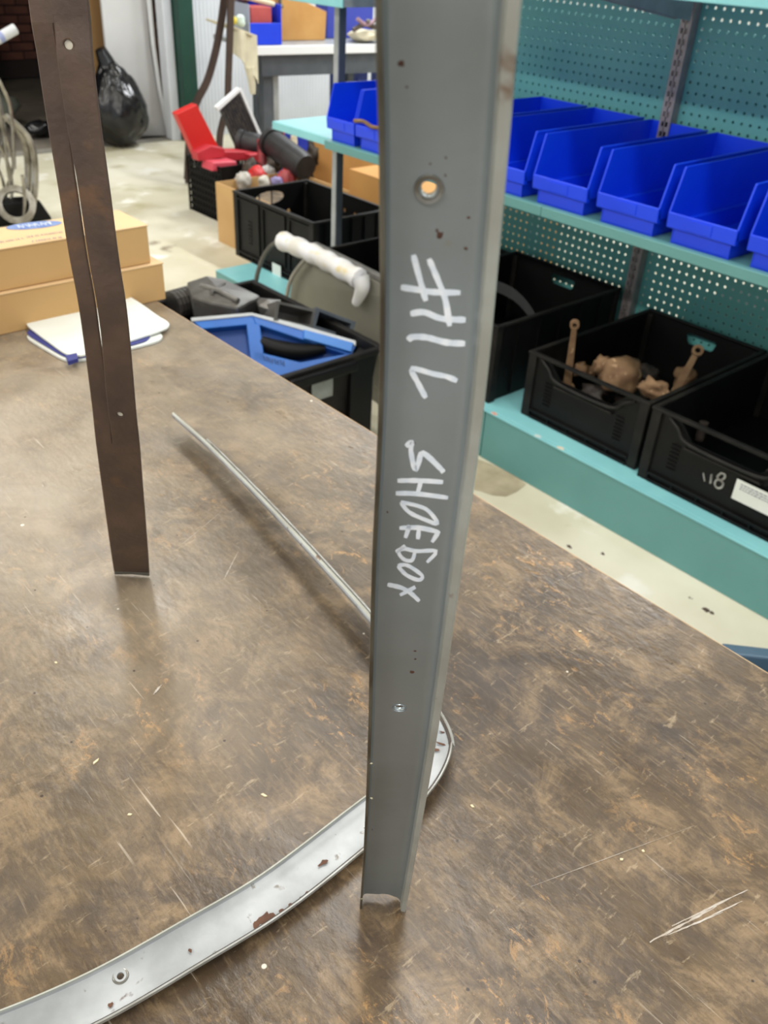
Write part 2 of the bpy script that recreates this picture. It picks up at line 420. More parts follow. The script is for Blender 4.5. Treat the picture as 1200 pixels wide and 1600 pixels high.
FL = .0062                                                # flange height
UL, UR = -.5, .5
gch = thing('metal_channel', 'dull grey metal channel standing upright in front, with white hand lettering', 'metal rail', tuple(path[0]))
def gp(i, u, h): return path[i]+RH*(u*W_G)+NRM[i]*h
# web with rolled fillets
TH = .0011
prof = [(-.455, .0062), (-.462, .0040), (-.45, .0016), (-.42, .0005), (-.36, 0), (-.25, 0), (-.16, 0), (-.1, 0), (-.05, 0), (0, 0), (.06, 0), (.12, 0), (.18, 0), (.23, 0), (.28, .0001), (.34, .0009), (.375, .0025), (.395, .0046)]
def sweep_profile(mb, prof, th, i0=0, i1=PN, endcut=None):
    n = len(prof); V = []
    for i in range(i0, i1):
        for (u, h) in prof:
            e = endcut(u) if (endcut and i == i0) else 0
            V.append(gp(i, u, h)+tang[i]*e)
        for (u, h) in reversed(prof):
            e = endcut(u) if (endcut and i == i0) else 0
            V.append(gp(i, u, h-th)+tang[i]*e)
    m = 2*n; F = []
    for k in range(i1-i0-1):
        for j in range(m):
            F.append((k*m+j, k*m+(j+1) % m, (k+1)*m+(j+1) % m, (k+1)*m+j))
    for e in (0, (i1-i0-1)*m):
        for j in range(n-1): F.append((e+j, e+j+1, e+m-2-j, e+m-1-j))
    mb.add(V, F); return mb
notch = lambda u: .0030+(.0032*max(0, 1-((u-.0)/.22)**2) if u > -.1 else .0020)-.0022*max(0, (u-.15)/.25)
web = link('web', sweep_profile(MB(), prof, TH, endcut=notch), GREYM, gch, smooth=True)
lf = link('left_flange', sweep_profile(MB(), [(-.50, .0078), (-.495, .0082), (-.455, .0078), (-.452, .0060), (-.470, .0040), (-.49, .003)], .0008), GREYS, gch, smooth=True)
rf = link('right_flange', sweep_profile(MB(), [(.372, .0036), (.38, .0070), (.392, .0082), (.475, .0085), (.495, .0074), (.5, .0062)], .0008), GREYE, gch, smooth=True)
def web_uv(px, py):
    """find station s and offset u of the web point that the photo shows at this pixel"""
    s, u = PN*.5, 0.0
    def P(s, u):
        s = min(max(s, 0), PN-1.001); i = int(s); f = s-i
        a = gp(i, u, 0); b = gp(i+1, u, 0); return a.lerp(b, f)
    for _ in range(14):
        x, y = proj(P(s, u)); x1, y1 = proj(P(s+.05, u)); x2, y2 = proj(P(s, u+.01))
        a, b, c, d = (x1-x)/.05, (x2-x)/.01, (y1-y)/.05, (y2-y)/.01
        det = a*d-b*c; ex, ey = px-x, py-y
        s += (ex*d-b*ey)/det; u += (a*ey-c*ex)/det
        s = min(max(s, 0.1), PN-1.2)
    i = int(s)
    return P(s, u), NRM[i], tang[i]
# punched holes and their raised eyelets
def frame(n, t):
    x = t.cross(n).normalized(); y = n.cross(x).normalized()
    return x, y
def disc_cyl(c, n, t, r, a, b, k=20):
    x, y = frame(n, t)
    V = [c+n*h+(x*math.cos(2*math.pi*j/k)+y*math.sin(2*math.pi*j/k))*r for h in (a, b) for j in range(k)]
    mb = MB(); mb.add(V, [tuple(range(k))[::-1], tuple(range(k, 2*k))]+[(j, (j+1) % k, k+(j+1) % k, k+j) for j in range(k)]); return mb
def ring(mb, c, n, t, prof, k=24):
    x, y = frame(n, t); V = []
    for (r, h) in prof:
        for j in range(k):
            a = 2*math.pi*j/k; V.append(c+n*h+(x*math.cos(a)+y*math.sin(a))*r)
    m = len(prof)
    F = [(i*k+j, i*k+(j+1) % k, ((i+1) % m)*k+(j+1) % k, ((i+1) % m)*k+j) for i in range(m) for j in range(k)]
    return mb.add(V, F)
def px_size(c): return (c-CAM).dot(FW)/FPX
c1, n1, t1 = web_uv(670, 295); s1 = px_size(c1)
c2, n2, t2 = web_uv(624, 1106); s2 = px_size(c2)
cut(web, [disc_cyl(c1, n1, t1, 13*s1, -.006, .006), disc_cyl(c2, n2, t2, 8.5*s2, -.006, .006)])
for p in web.data.polygons: p.use_smooth = True
web.data.set_sharp_from_angle(angle=math.radians(35))
EYE = mat('eyelet_metal', (120, 114, 102), (150, 148, 142), 60, .3, .6)
link('eyelet', ring(MB(), c1, n1, t1, [(24*s1, -.0002), (22.5*s1, .0009), (17*s1, .0006), (13*s1, -.0009), (11.5*s1, -.0016), (12.6*s1, -.0018), (14.5*s1, -.0011), (20*s1, -.0008)]), EYE, gch, smooth=True)
link('dimple', ring(MB(), c2, n2, t2, [(12*s2, -.0001), (11*s2, .0003), (9*s2, -.0003), (7.5*s2, -.0012), (8.2*s2, -.0014), (10*s2, -.0008)]), mat('bright_steel', (176, 186, 190), None, rough=.3, metal=.7), gch, smooth=True)
# lettering in white marker paint, strokes traced along the web
Z8 = lambda x, y: (560+x/2.54, 350+y/2.54)
strokes = [
 [(218, 122), (240, 205), (268, 305)], [(280, 138), (318, 228), (345, 300), (362, 405)], [(168, 250), (232, 260), (300, 270), (405, 272)], [(206, 356), (262, 350), (330, 375), (426, 380)],
 [(197, 462), (215, 448), (272, 450), (350, 470), (424, 474)],
 [(392, 622), (350, 605), (300, 595), (213, 574), (232, 622), (268, 690)],
 [(188, 882), (212, 866), (208, 900), (224, 972), (238, 950), (256, 908), (322, 966), (338, 985)],
 [(155, 1018), (245, 1018), (336, 1024)], [(148, 1068), (230, 1070), (356, 1086)], [(250, 1014), (232, 1078)],
 [(168, 1103), (235, 1118), (278, 1138), (314, 1188), (262, 1172), (200, 1142), (168, 1103)],
 [(163, 1206), (240, 1205), (320, 1222)], [(203, 1195), (186, 1245)], [(240, 1208), (236, 1250)], [(320, 1218), (292, 1262)],
 [(148, 1300), (180, 1288), (232, 1298), (308, 1298), (272, 1342)], [(186, 1276), (160, 1300), (180, 1330), (212, 1334), (224, 1302)],
 [(156, 1356), (186, 1352), (216, 1366), (254, 1396), (238, 1412), (190, 1392), (156, 1356)],
 [(115, 1430), (168, 1442), (205, 1462), (242, 1496)], [(226, 1440), (165, 1472)]]
thick = [24]*5+[21]+[20]*1+[18]*3+[15]+[17]*4+[14]*2+[14]+[16]*2
letters = MB()
for st, tw in zip(strokes, thick):
    q = [Vector((*Z8(*p), 0)) for p in st]
    q = catmull(q, 4) if len(q) > 2 else [q[0], q[0].lerp(q[1], .33), q[0].lerp(q[1], .66), q[1]]
    Lp, Rp, Nn = [], [], []
    for i, p in enumerate(q):
        a = q[max(i-1, 0)]; b = q[min(i+1, len(q)-1)]; d = (b-a); d.normalize(); sN = Vector((-d.y, d.x, 0))
        wv = tw/2.54/2*random.uniform(.9, 1.12)*(0.75 if i in (0, len(q)-1) else 1)
        P1, n_, t_ = web_uv(p.x-sN.x*wv, p.y-sN.y*wv); P2, _, _ = web_uv(p.x+sN.x*wv, p.y+sN.y*wv)
        Lp.append(P1+n_*.00003); Rp.append(P2+n_*.00003); Nn.append(n_)
    letters.strip(Lp, Rp, Nn, .00012)
link('painted_lettering', letters, MARK, gch)
# rust blisters on the web
rust = MB()
for (x, y, r) in [(627, 100, 5), (610, 150, 3.5), (687, 367, 6), (683, 360, 3), (648, 1017, 2.5), (649, 1030, 2.5), (643, 1050, 4), (576, 1295, 7), (732, 340, 3), (697, 246, 2), (696, 274, 2.2), (672, 256, 1.8), (728, 388, 3.4), (605, 800, 2), (645, 692, 4), (580, 1165, 2.6), (636, 136, 2.5)]:
    c, n, t = web_uv(x, y); s = px_size(c)
    xx, yy = frame(n, t); k = 9
    V = [c+n*.00018]+[c+n*.00002+(xx*math.cos(2*math.pi*j/k)+yy*math.sin(2*math.pi*j/k))*r*s*random.uniform(.6, 1.25) for j in range(k)]
    rust.add(V, [(0, 1+j, 1+(j+1) % k) for j in range(k)])
link('rust_spots', rust, mat('rust_brown', (98, 66, 48), (78, 50, 38), 60, .8), gch, fixn=False)['kind'] = 'stuff'
for c_, n_, r_ in ((0, 0, 0),):
    pass
paintchips = MB()
for (x, y, r) in [(582, 1166, 2.6), (582, 1222, 3), (566, 1383, 2.4)]:
    c, n, t = web_uv(x, y); s = px_size(c); xx, yy = frame(n, t); k = 7
    c = c+n*.0079
    paintchips.add([c+n*.0004]+[c+(xx*math.cos(2*math.pi*j/k)+yy*math.sin(2*math.pi*j/k)*1.6)*r*s*random.uniform(.6, 1.2) for j in range(k)], [(0, 1+j, 1+(j+1) % k) for j in range(k)])
link('flaked_filler', paintchips, mat('cream_flake', (206, 200, 168), None, rough=.7), gch, fixn=False)

# ================================================================== brown rail
bfoot = at(206, 899, 'z', TZ+.0005)
bd = (bfoot-CAM).dot(FW)
brow = [(-170, 26, 124), (-80, 36, 131), (0, 45, 137), (100, 57, 147.5), (200, 71, 159), (300, 90, 172), (400, 104, 186), (500, 128, 203), (665, 146, 214), (765, 158, 222), (865, 173, 231), (899, 180, 234)]
W_B = (234-180)*bd/FPX*1.02
bp_ = []
for (y, l, r) in brow: bp_.append([y, (l+r)/2, W_B*FPX/((r-l)*1.02)])
for i in range(len(bp_)): bp_[i][2] = bp_[i][2]*(bd/bp_[-1][2])
_b = smooth_cols(bp_, 4); bp_ = [(t[0], .4*t[1]+.6*c[1], c[2]) for t, c in zip(bp_, _b)]
bpts = [cam_pt(x, y, d) for (y, x, d) in bp_]
for _ in range(0):
    for i in range(1, len(bpts)-1):
        dep = [(p-CAM).dot(FW) for p in bpts[i-1:i+2]]
        x, y = proj(bpts[i]); bpts[i] = cam_pt(x, y, (dep[0]+2*dep[1]+dep[2])/4)
bpts[-1] = bfoot
bpath = catmull(bpts, 8)[::-1]; BN = len(bpath)
BR = (RH*.985+Vector((0, 0, .02))).normalized()
btan = [(bpath[min(i+1, BN-1)]-bpath[max(i-1, 0)]).normalized() for i in range(BN)]
bnr = []
for t in btan:
    n = t.cross(BR).normalized(); n = n if n.dot(-FW) > 0 else -n
    bnr.append(n)
brl = thing('metal_channel', 'rusty brown metal rail standing at left, slit lengthwise and drilled twice', 'metal rail', tuple(bfoot))
def s_at(py):
    return min(range(BN), key=lambda i: abs(proj(bpath[i])[1]-py))
iTop, iBot = s_at(40), s_at(690)
def bpnt(i, u, h): return bpath[i]+BR*(u*W_B)+bnr[i]*h
def gapf(i):
    y = proj(bpath[i])[1]
    if y > 690 or y < 40: return 0
    t = (y-40)/650
    return .012+.062*min(1, max(0, (t-.24)*9))*min(1, max(0, (.86-t)*9))
def liftf(i):
    y = proj(bpath[i])[1]
    t = (y-40)/650
    return .0022*min(1, max(0, min(t*14, (1-t)*14))) if 0 < t < 1 else 0
split = lambda i: -.085
def bstrip(name, i0, i1, uL, uR, hf, m, th=.0012, edge=True, endc=None):
    mb = MB(); V = []; F = []
    for i in range(i0, i1+1):
        a, b = uL(i), uR(i); h = hf(i)
        us = [a, a+.02, (a+b)/2, b-.02, b]
        hs = [h-.0006, h, h, h, h-.0006]
        for u, hh in zip(us, hs):
            e = endc(u) if (endc and i == i0) else 0
            V.append(bpnt(i, u, hh)+btan[i]*e)
        for u, hh in zip(us[::-1], hs[::-1]):
            e = endc(u) if (endc and i == i0) else 0
            V.append(bpnt(i, u, hh-th)+btan[i]*e)
    m_ = 10
    for k in range(i1-i0):
        for j in range(m_): F.append((k*m_+j, k*m_+(j+1) % m_, (k+1)*m_+(j+1) % m_, (k+1)*m_+j))
    F.append(tuple(range(m_))[::-1]); F.append(tuple(range((i1-i0)*m_, (i1-i0+1)*m_)))
    mb.add(V, F)
    return link(name, mb, m, brl, smooth=True)
bnotch = lambda u: .0008+.0035*max(0, 1-((u-.12)/.22)**2)
iE = 2
bstrip('foot_section', iE, iBot, lambda i: -.5, lambda i: .5, lambda i: 0, BROWN)
bstrip('bare_foot', 0, iE, lambda i: -.5, lambda i: .5, lambda i: .0002, mat('bare_grey_steel', (122, 124, 120), (98, 94, 84), 60, .45, .5), endc=bnotch)
bstrip('head_section', iTop, BN-1, lambda i: -.5, lambda i: .5, lambda i: 0, BROWN)
bstrip('left_strip', iBot, iTop, lambda i: -.5, lambda i: split(i)-gapf(i)*.5-.03, lambda i: -liftf(i)*.8, BROWN)
rs_ = bstrip('right_strip', iBot-1, iTop+1, lambda i: split(i)+gapf(i)*.5-.03, lambda i: .5, lambda i: liftf(i)+.0004, BROWN)
def b_uv(px, py):
    i = s_at(py); lx, _ = proj(bpnt(i, -.5, 0)); rx, _ = proj(bpnt(i, .5, 0))
    # refine station for the sideways tilt
    u = (px-lx)/(rx-lx)-.5
    best = min(range(max(i-6, 0), min(i+6, BN-1)), key=lambda k: abs(proj(bpnt(k, u, 0))[1]-py))
    p0 = bpnt(best, u, liftf(best)); y0 = proj(p0)[1]
    nb = best+1 if y0 > py else best-1
    p1 = bpnt(nb, u, liftf(nb)); y1 = proj(p1)[1]
    return p0.lerp(p1, (py-y0)/(y1-y0) if y1 != y0 else 0), bnr[best], btan[best]
hs = [b_uv(109, 70), b_uv(189, 647)]
cut(rs_, [disc_cyl(hs[0][0], hs[0][1], hs[0][2], 7.2*px_size(hs[0][0]), -.006, .006), disc_cyl(hs[1][0], hs[1][1], hs[1][2], 4.6*px_size(hs[1][0]), -.006, .006)])
for (c, n, t), r in zip(hs, (8.5, 6)):
    s = px_size(c)
    link('pale_disc', disc_cyl(c, n, t, r*s*.82, -.0022, -.0006), mat('pale_disc_fill', (206, 198, 180), None, rough=.5), brl)  # pale disc filling the drilled hole
    link('drilled_rim', ring(MB(), c+n*.0004, n, t, [(r*s*1.25, -.0004), (r*s*1.1, .0003), (r*s*.86, .0001), (r*s*.84, -.0012), (r*s*1.1, -.0012)]), BROWN, brl, smooth=True)

# ================================================================== light grey curved rail lying on the table
W_C = .0295
lp = [(-130, 1665, .010), (-10, 1632, .009), (150, 1562, .008), (300, 1477, .008), (430, 1398, .008), (560, 1297, .009), (630, 1240, .011), (668, 1190, .013), (678, 1150, .015), (660, 1100, .017), (625, 1042, .019), (583, 975, .022), (500, 880, .022), (410, 783, .021), (330, 702, .019), (281, 658, .018)]
cpts = [at(x, y, 'z', TZ+h) for x, y, h in lp]
cpath = catmull(cpts, 8); CN = len(cpath)
ctan = [(cpath[min(i+1, CN-1)]-cpath[max(i-1, 0)]).normalized() for i in range(CN)]
cw, cn = [], []
Z = Vector((0, 0, 1))
iA, iB = 6*8, 11*8
for i, t in enumerate(ctan):
    flat = t.cross(Z).normalized()          # to the right of travel = outer side (towards +y on the far leg)
    view = (cpath[i]-CAM).normalized()
    edge = (view-t*view.dot(t)).normalized()
    edge = (edge+Vector((0, 0, .17))).normalized()
    if edge.dot(flat) < 0: edge = -edge
    k = min(1, max(0, (i-iA)/(iB-iA))); k = k*k*(3-2*k)
    flat = (flat + Vector((0, 0, -.02))).normalized()
    wv = (flat*(1-k)+edge*k).normalized()
    cw.append(wv); n = wv.cross(t).normalized(); n = n if n.z > 0 else -n; cn.append(n)
crl = thing('curved_metal_channel', 'pale grey bent metal channel lying on the table, with chipped paint', 'metal rail', tuple(cpath[20]))
def csweep(name, prof, th, m, i0=0, i1=CN):
    n = len(prof); V = []; F = []; mm = 2*n
    for i in range(i0, i1):
        for u, h in prof: V.append(cpath[i]+cw[i]*(u*W_C)+cn[i]*h)
        for u, h in reversed(prof): V.append(cpath[i]+cw[i]*(u*W_C)+cn[i]*(h-th))
    for k in range(i1-i0-1):
        for j in range(mm): F.append((k*mm+j, k*mm+(j+1) % mm, (k+1)*mm+(j+1) % mm, (k+1)*mm+j))
    for e in (0, (i1-i0-1)*mm):
        for j in range(n-1): F.append((e+j, e+j+1, e+mm-2-j, e+mm-1-j))
    mb = MB(); mb.add(V, F); return link(name, mb, m, crl, smooth=True)
cwb = csweep('web', [(-.46, .0034), (-.44, .0014), (-.36, 0), (-.2, -.0008), (0, -.0010), (.2, -.0008), (.36, 0), (.43, .0012)], .0010, GREYL)
csweep('inner_lip', [(-.50, .0030), (-.495, .0044), (-.46, .0046), (-.455, .0034)], .0009, GREYE)
csweep('outer_lip', [(.445, .0004), (.45, .0034), (.47, .0042), (.497, .0040), (.5, .0026)], .0009, mat('pale_lip_metal', (184, 186, 184), (150, 148, 142), 40, .4, .4), 0, CN-5)
csweep('dark_groove', [(.395, .0012), (.445, .0026)], .0006, mat('dark_brown_groove', (52, 44, 40), (84, 76, 68), 40, .8), 0, CN-6)  # dark brown strip just inside the outer lip
csweep('shaded_groove', [(-.40, .0012), (-.05, .0004)], .0005, mat('shaded_inner_face', (58, 62, 62), (78, 80, 76), 40, .5, .3), iB-4, CN-8)  # strip painted dark for the shade inside the far leg
# screw hole seen at the near end
hp = at(188, 1524, 'z', TZ+.008); ih = min(range(CN), key=lambda i: (cpath[i]-hp).length)
u_ = (hp-cpath[ih]).dot(cw[ih]); hp = cpath[ih]+cw[ih]*u_+ctan[ih]*(hp-cpath[ih]).dot(ctan[ih])-cn[ih]*.0008
cut(cwb, [disc_cyl(hp, cn[ih], ctan[ih], .0020, -.004, .004)])
for p in cwb.data.polygons: p.use_smooth = True
cwb.data.set_sharp_from_angle(angle=math.radians(35))
link('screw_hole_rim', ring(MB(), hp, cn[ih], ctan[ih], [(.0047, 0), (.0042, .0006), (.0034, .0002), (.0021, -.0012), (.0024, -.0016), (.0040, -.0006)]), EYE, crl, smooth=True)
crust = MB()
for (x, y, rx, ry) in [(412, 1433, 12, 11), (424, 1431, 9, 9), (400, 1443, 6, 8), (440, 1420, 6, 3), (470, 1402, 9, 4), (455, 1411, 5, 5), (505, 1345, 10, 4), (480, 1392, 4, 3), (297, 1482, 3, 4), (172, 1567, 5, 5), (686, 1165, 3, 8), (683, 1178, 2.5, 5), (690, 1145, 2, 6)]:
    c = at(x, y, 'z', TZ+.0105); i = min(range(CN), key=lambda i: (cpath[i]-c).length)
    c = c+cn[i]*((cpath[i]-c).dot(cn[i])+.0003); s = px_size(c); k = 9
    crust.add([c+cn[i]*.0002]+[c+(ctan[i]*math.cos(2*math.pi*j/k)*rx+cw[i]*math.sin(2*math.pi*j/k)*ry)*s*random.uniform(.6, 1.3) for j in range(k)], [(0, 1+j, 1+(j+1) % k) for j in range(k)])
link('rust_spots', crust, MATS['rust_brown'], crl, fixn=False)['kind'] = 'stuff'

# ================================================================== cartons and paper on the table
def carton(name, label, x0, x1, y0, y1, z0, z1, side, topm, group=None):
    t = thing(name, label, 'box', ((x0+x1)/2, (y0+y1)/2, z0), group)
    link('body', MB().box(x0, x1, y0, y1, z0, z1-.0015), side, t, bevel=.0015)
    link('lid', MB().box(x0-.001, x1+.001, y0-.001, y1+.001, z1-.002, z1), topm, t, bevel=.0006)
    return t
lowc = carton('cardboard_box', 'plain long cardboard box at table end, lower of two stacked', -1.325, -1.205, -.2, .622, TZ, .828, CARD, CARDT)
upc = carton('cardboard_box', 'long cardboard box with faded blue oval print, on top of another', -1.305, -1.212, -.22, .606, .8285, .886, CARD, CARDT)
# oval print with a white scribble, lines of small print
oc = at(57, 353, 'z', .8868)
ov = MB(); k = 28
e = [at(10, 357, 'z', .8864), at(96, 347, 'z', .8864)]
half = (e[1]-e[0])/2; half.z = 0; oc = (e[0]+e[1])/2; hw = Vector((.017, 0, 0))
ring_ = [oc+half*math.cos(2*math.pi*j/k)+hw*math.sin(2*math.pi*j/k) for j in range(k)]
ov.add(ring_+[p+Vector((0, 0, .0002)) for p in ring_], [tuple(range(k, 2*k))]+[(j, (j+1) % k, k+(j+1) % k, k+j) for j in range(k)])
link('oval_print', ov, BLUEPR, upc)
sc_ = MB()
for a, b in ((-.6, -.35), (-.3, -.1), (-.05, .15), (.2, .45), (.5, .62)):
    p = [oc+half*(a+(b-a)*t)+hw*(.45*math.sin(t*9+a*7))+Vector((0, 0, .0004)) for t in [q/8 for q in range(9)]]
    sc_.tube(p, .0007, 4)
link('oval_script', sc_, mat('pale_print', (206, 212, 224), None, rough=.7), upc)
tx = MB(); dv = half.normalized()
def dashes(p0, p1, z=.8866):
    a = at(*p0, 'z', z); b = at(*p1, 'z', z); L = (b-a).length; d = (b-a).normalized(); s = Vector((-d.y, d.x, 0)); x = 0
    while x < L:
        wl = random.uniform(.0016, .0030); c = a+d*x
        tx.add([c, c+d*wl*.55+s*.004, c+d*wl*.9+s*.004, c+d*wl*.55, c+d*wl*.5-s*.004, c-s*.004], [(0, 1, 2, 3), (0, 3, 4, 5)])
        x += wl+random.choice((.0006, .0006, .0012, .003))
dashes((0, 378), (36, 372)); dashes((42, 370), (97, 362)); dashes((50, 377), (97, 370))
link('small_print', tx, mat('grey_blue_print', (118, 116, 134), None, rough=.7), upc, fixn=False)

pk = thing('paper_stack', 'folded white paper sheets with a blue corner beside the boxes', 'paper', tuple(at(150, 515, 'z', TZ)))
def sheet(name, corners, z, th, m, wav=.002, lift=None):
    n = 14; a, b, c, d = [Vector(p) for p in corners]; Vt = []; F = []
    for i in range(n+1):
        for j in range(n+1):
            s, t = i/n, j/n
            # rounded corners
            ss, tt = 2*s-1, 2*t-1
            q = 1-.10*(abs(ss)**6)*(abs(tt)**6)
            s2, t2 = (ss*q+1)/2, (tt*q+1)/2
            p = (a*(1-s2)+b*s2)*(1-t2)+(d*(1-s2)+c*s2)*t2
            h = wav*(noise.noise((s*3, t*2.4, z*40))+.5)*(1-abs(ss)**4*.5)
            if lift: h += lift(s, t)
            Vt.append((p.x, p.y, z+h))
    m1 = (n+1)**2
    Vt += [(x, y, zz-th) for x, y, zz in Vt]
    for i in range(n):
        for j in range(n):
            k0 = i*(n+1)+j; F += [(k0, k0+1, k0+n+2, k0+n+1), (m1+k0, m1+k0+n+1, m1+k0+n+2, m1+k0+1)]
    edge = [i*(n+1) for i in range(n+1)]+[n*(n+1)+j for j in range(1, n+1)]+[i*(n+1)+n for i in range(n-1, -1, -1)]+[j for j in range(n-1, 0, -1)]
    for q in range(len(edge)):
        e0, e1 = edge[q], edge[(q+1) % len(edge)]; F.append((e0, e1, e1+m1, e0+m1))
    return link(name, MB().add(Vt, F), m, pk, smooth=True)
zz = TZ
def tp(x, y, z): return at(x, y, 'z', z)
sheet('lower_sheet', [tp(32, 523, zz+.003), tp(108, 568, zz+.003), tp(262, 530, zz+.003), tp(205, 480, zz+.003)], zz+.0035, .003, PAPER, .0006)
sheet('navy_sheet', [tp(32, 516, zz+.006), tp(110, 563, zz+.006), tp(240, 530, zz+.006), tp(205, 480, zz+.006)], zz+.0058, .0012, NAVY, .0004)
sheet('upper_sheet', [tp(31, 500, zz+.010), tp(112, 560, zz+.010), tp(275, 508, zz+.010), tp(194, 462, zz+.010)], zz+.0085, .0025, PAPER, .0018,
      lambda s, t: .006*max(0, t-.7)*max(0, .7-s)*6)
ca, cb, cc, cdn = tp(102, 556, zz+.011), tp(106, 565.5, zz+.0105), tp(122, 561, zz+.011), tp(120, 552, zz+.011)
link('blue_corner', MB().hexa([cb-Z*.005, cc-Z*.004, cdn-Z*.002, ca-Z*.002], [cb+Z*.0008, cc+Z*.0008, cdn+Z*.0008, ca+Z*.0008]), NAVY, pk)

# ================================================================== gondola shelving with pegboard back
YB = 2.352
gd = thing('gondola_shelving', 'teal shelving unit with perforated back and wide base deck', 'shelving', (-1.9, 2.0, 0))
XL, XR = -2.87, .3
link('kick_plate', MB().box(XL, -1.44, 1.70, 1.715, 0, .148).box(-1.437, XR, 1.70, 1.715, 0, .148), TEAL, gd, bevel=.002)
link('base_deck', MB().box(XL, XR, 1.716, YB-.01, .128, .148).box(XL, XR, 1.698, 1.716, .1485, .1505).box(XL, XR, 1.716, YB-.01, .1485, .1505), TEAL2, gd, bevel=.0015)
link('deck_end', MB().box(XL, XL+.012, 1.716, YB-.01, 0, .128), TEAL, gd)
for (xx, yy, c, nm) in ((at(780, 643, 'z', .151), 0, (206, 110, 90), 'red'), (at(882, 697, 'z', .151), 0, (214, 202, 178), 'cream'), (at(850, 677, 'z', .151), 0, (170, 206, 214), 'pale')):
    k = 12; mb = MB(); c0 = Vector((xx.x, 1.7065, .1507))
    mb.add([c0+Vector((0, 0, .0003))]+[c0+Vector((.011*math.cos(2*math.pi*j/k)*random.uniform(.8, 1.2), .008*math.sin(2*math.pi*j/k)*random.uniform(.8, 1.1), 0)) for j in range(k)], [(0, 1+j, 1+(j+1) % k) for j in range(k)])
    link('paint_patch', mb, mat('patch_'+nm, c, (220, 214, 196), 80, .6), gd, fixn=False)
# peg panels with real holes, 25.4 mm pitch
def peg_panel(x0, x1, z0, z1):
    p = .0254; r = .0041; nx = int((x1-x0)/p); nz_ = int((z1-z0)/p); k = 8
    ox = (x1-x0-nx*p)/2; V = []; F = []; idx = {}
    def vid(i, j):
        if (i, j) not in idx: idx[(i, j)] = len(V); V.append((x0+ox+i*p, YB, z0+j*p))
        return idx[(i, j)]
    for i in range(nx):
        for j in range(nz_):
            c = [vid(i, j), vid(i+1, j), vid(i+1, j+1), vid(i, j+1)]
            cx, cz = x0+ox+(i+.5)*p, z0+(j+.5)*p
            h0 = len(V)
            for q in range(k):
                a = -math.pi*.75+q*math.pi/4; V.append((cx+r*math.cos(a), YB, cz+r*math.sin(a)))
            for q in range(4):
                a0, a1, a2 = h0+q*2, h0+(q*2+1) % 8, h0+(q*2+2) % 8
                F.append((c[q], c[(q+1) % 4], a2, a1, a0))
    b = MB(); b.v = V; b.f = F
    b.box(x0, x0+ox, YB, YB+.001, z0, z1).box(x1-ox, x1, YB, YB+.001, z0, z1).box(x0, x1, YB, YB+.001, z0+nz_*p, z1)
    o = link('pegboard_panel', b, PEG, gd, fixn=False)
    so = o.modifiers.new('thickness', 'SOLIDIFY'); so.thickness = .0035; so.offset = 1
    return o
UX = -1.449
for (a, b) in ((UX+.018, UX+1.42), (UX-.76, UX-.018)):
    peg_panel(a, b, .15, .72); peg_panel(a, b, .722, 1.62)
# slotted uprights
def upright(x, z0, z1, nm='upright'):
    mb = MB(); y0, y1 = YB-.034, YB+.03
    mb.box(x-.017, x-.0105, y0, y1, z0, z1).box(x+.0105, x+.017, y0, y1, z0, z1).box(x-.0015, x+.0015, y0, y0+.003, z0, z1)
    z = z0
    while z < z1:
        mb.box(x-.0105, x+.0105, y0, y0+.003, z, min(z+.0125, z1)); z += .0254
    mb.box(x-.0105, x+.0105, y0+.006, y0+.008, z0, z1)
    return link(nm, mb, STRIP, gd)
upright(UX, .15, 1.62)
upright(UX+1.48, .15, 1.62)
# shelves
def shelf(x0, x1, y0, zb, nm='shelf', br=(), lm=None):
    mb = MB().box(x0, x1, y0+.004, YB-.036, zb+.020, zb+.024)
    s = link(nm, mb, lm or TEAL2, gd, bevel=.001)
    link('front_lip', MB().box(x0, x1, y0, y0+.006, zb-.002, zb+.0235), lm or TEAL2, s, bevel=.002)
    link('shelf_end', MB().box(x0, x0+.003, y0+.006, YB-.04, zb, zb+.02).box(x1-.003, x1, y0+.006, YB-.04, zb, zb+.02), STEEL, s)
    for bx in br:
        link('bracket', MB().prism([(y0+.03, zb), (y0+.03, zb-.01), (YB-.05, zb-.07), (YB-.05, zb)], 'x', bx-.002, bx+.002), STEEL, s)
    return s
MIDZ = .672
shelf(-2.365, -1.4495, 1.83, MIDZ, br=(-2.35, -1.47), lm=TEAL); shelf(-1.4485, XR, 1.83, MIDZ, br=(-1.43,), lm=TEAL)
shelf(-2.70, -2.372, 1.86, MIDZ, br=(-2.69,))
shelf(-1.443, XR, 1.83, 1.178, br=(-1.43,)); shelf(-2.27, -1.455, 1.83, 1.178, br=(-1.47,))
shelf(-2.56, -2.285, 1.83, 1.072)
# free-standing post at the end of the shelves
po = thing('steel_post', 'grey steel angle post at the left end of the blue bins', 'post', (-2.375, 1.90, .15))
link('flange', MB().box(-2.392, -2.370, 1.885, 1.889, .151, 1.62), STEEL, po)
link('web', MB().box(-2.3735, -2.370, 1.8895, 1.915, .151, 1.62), DSTEEL, po)

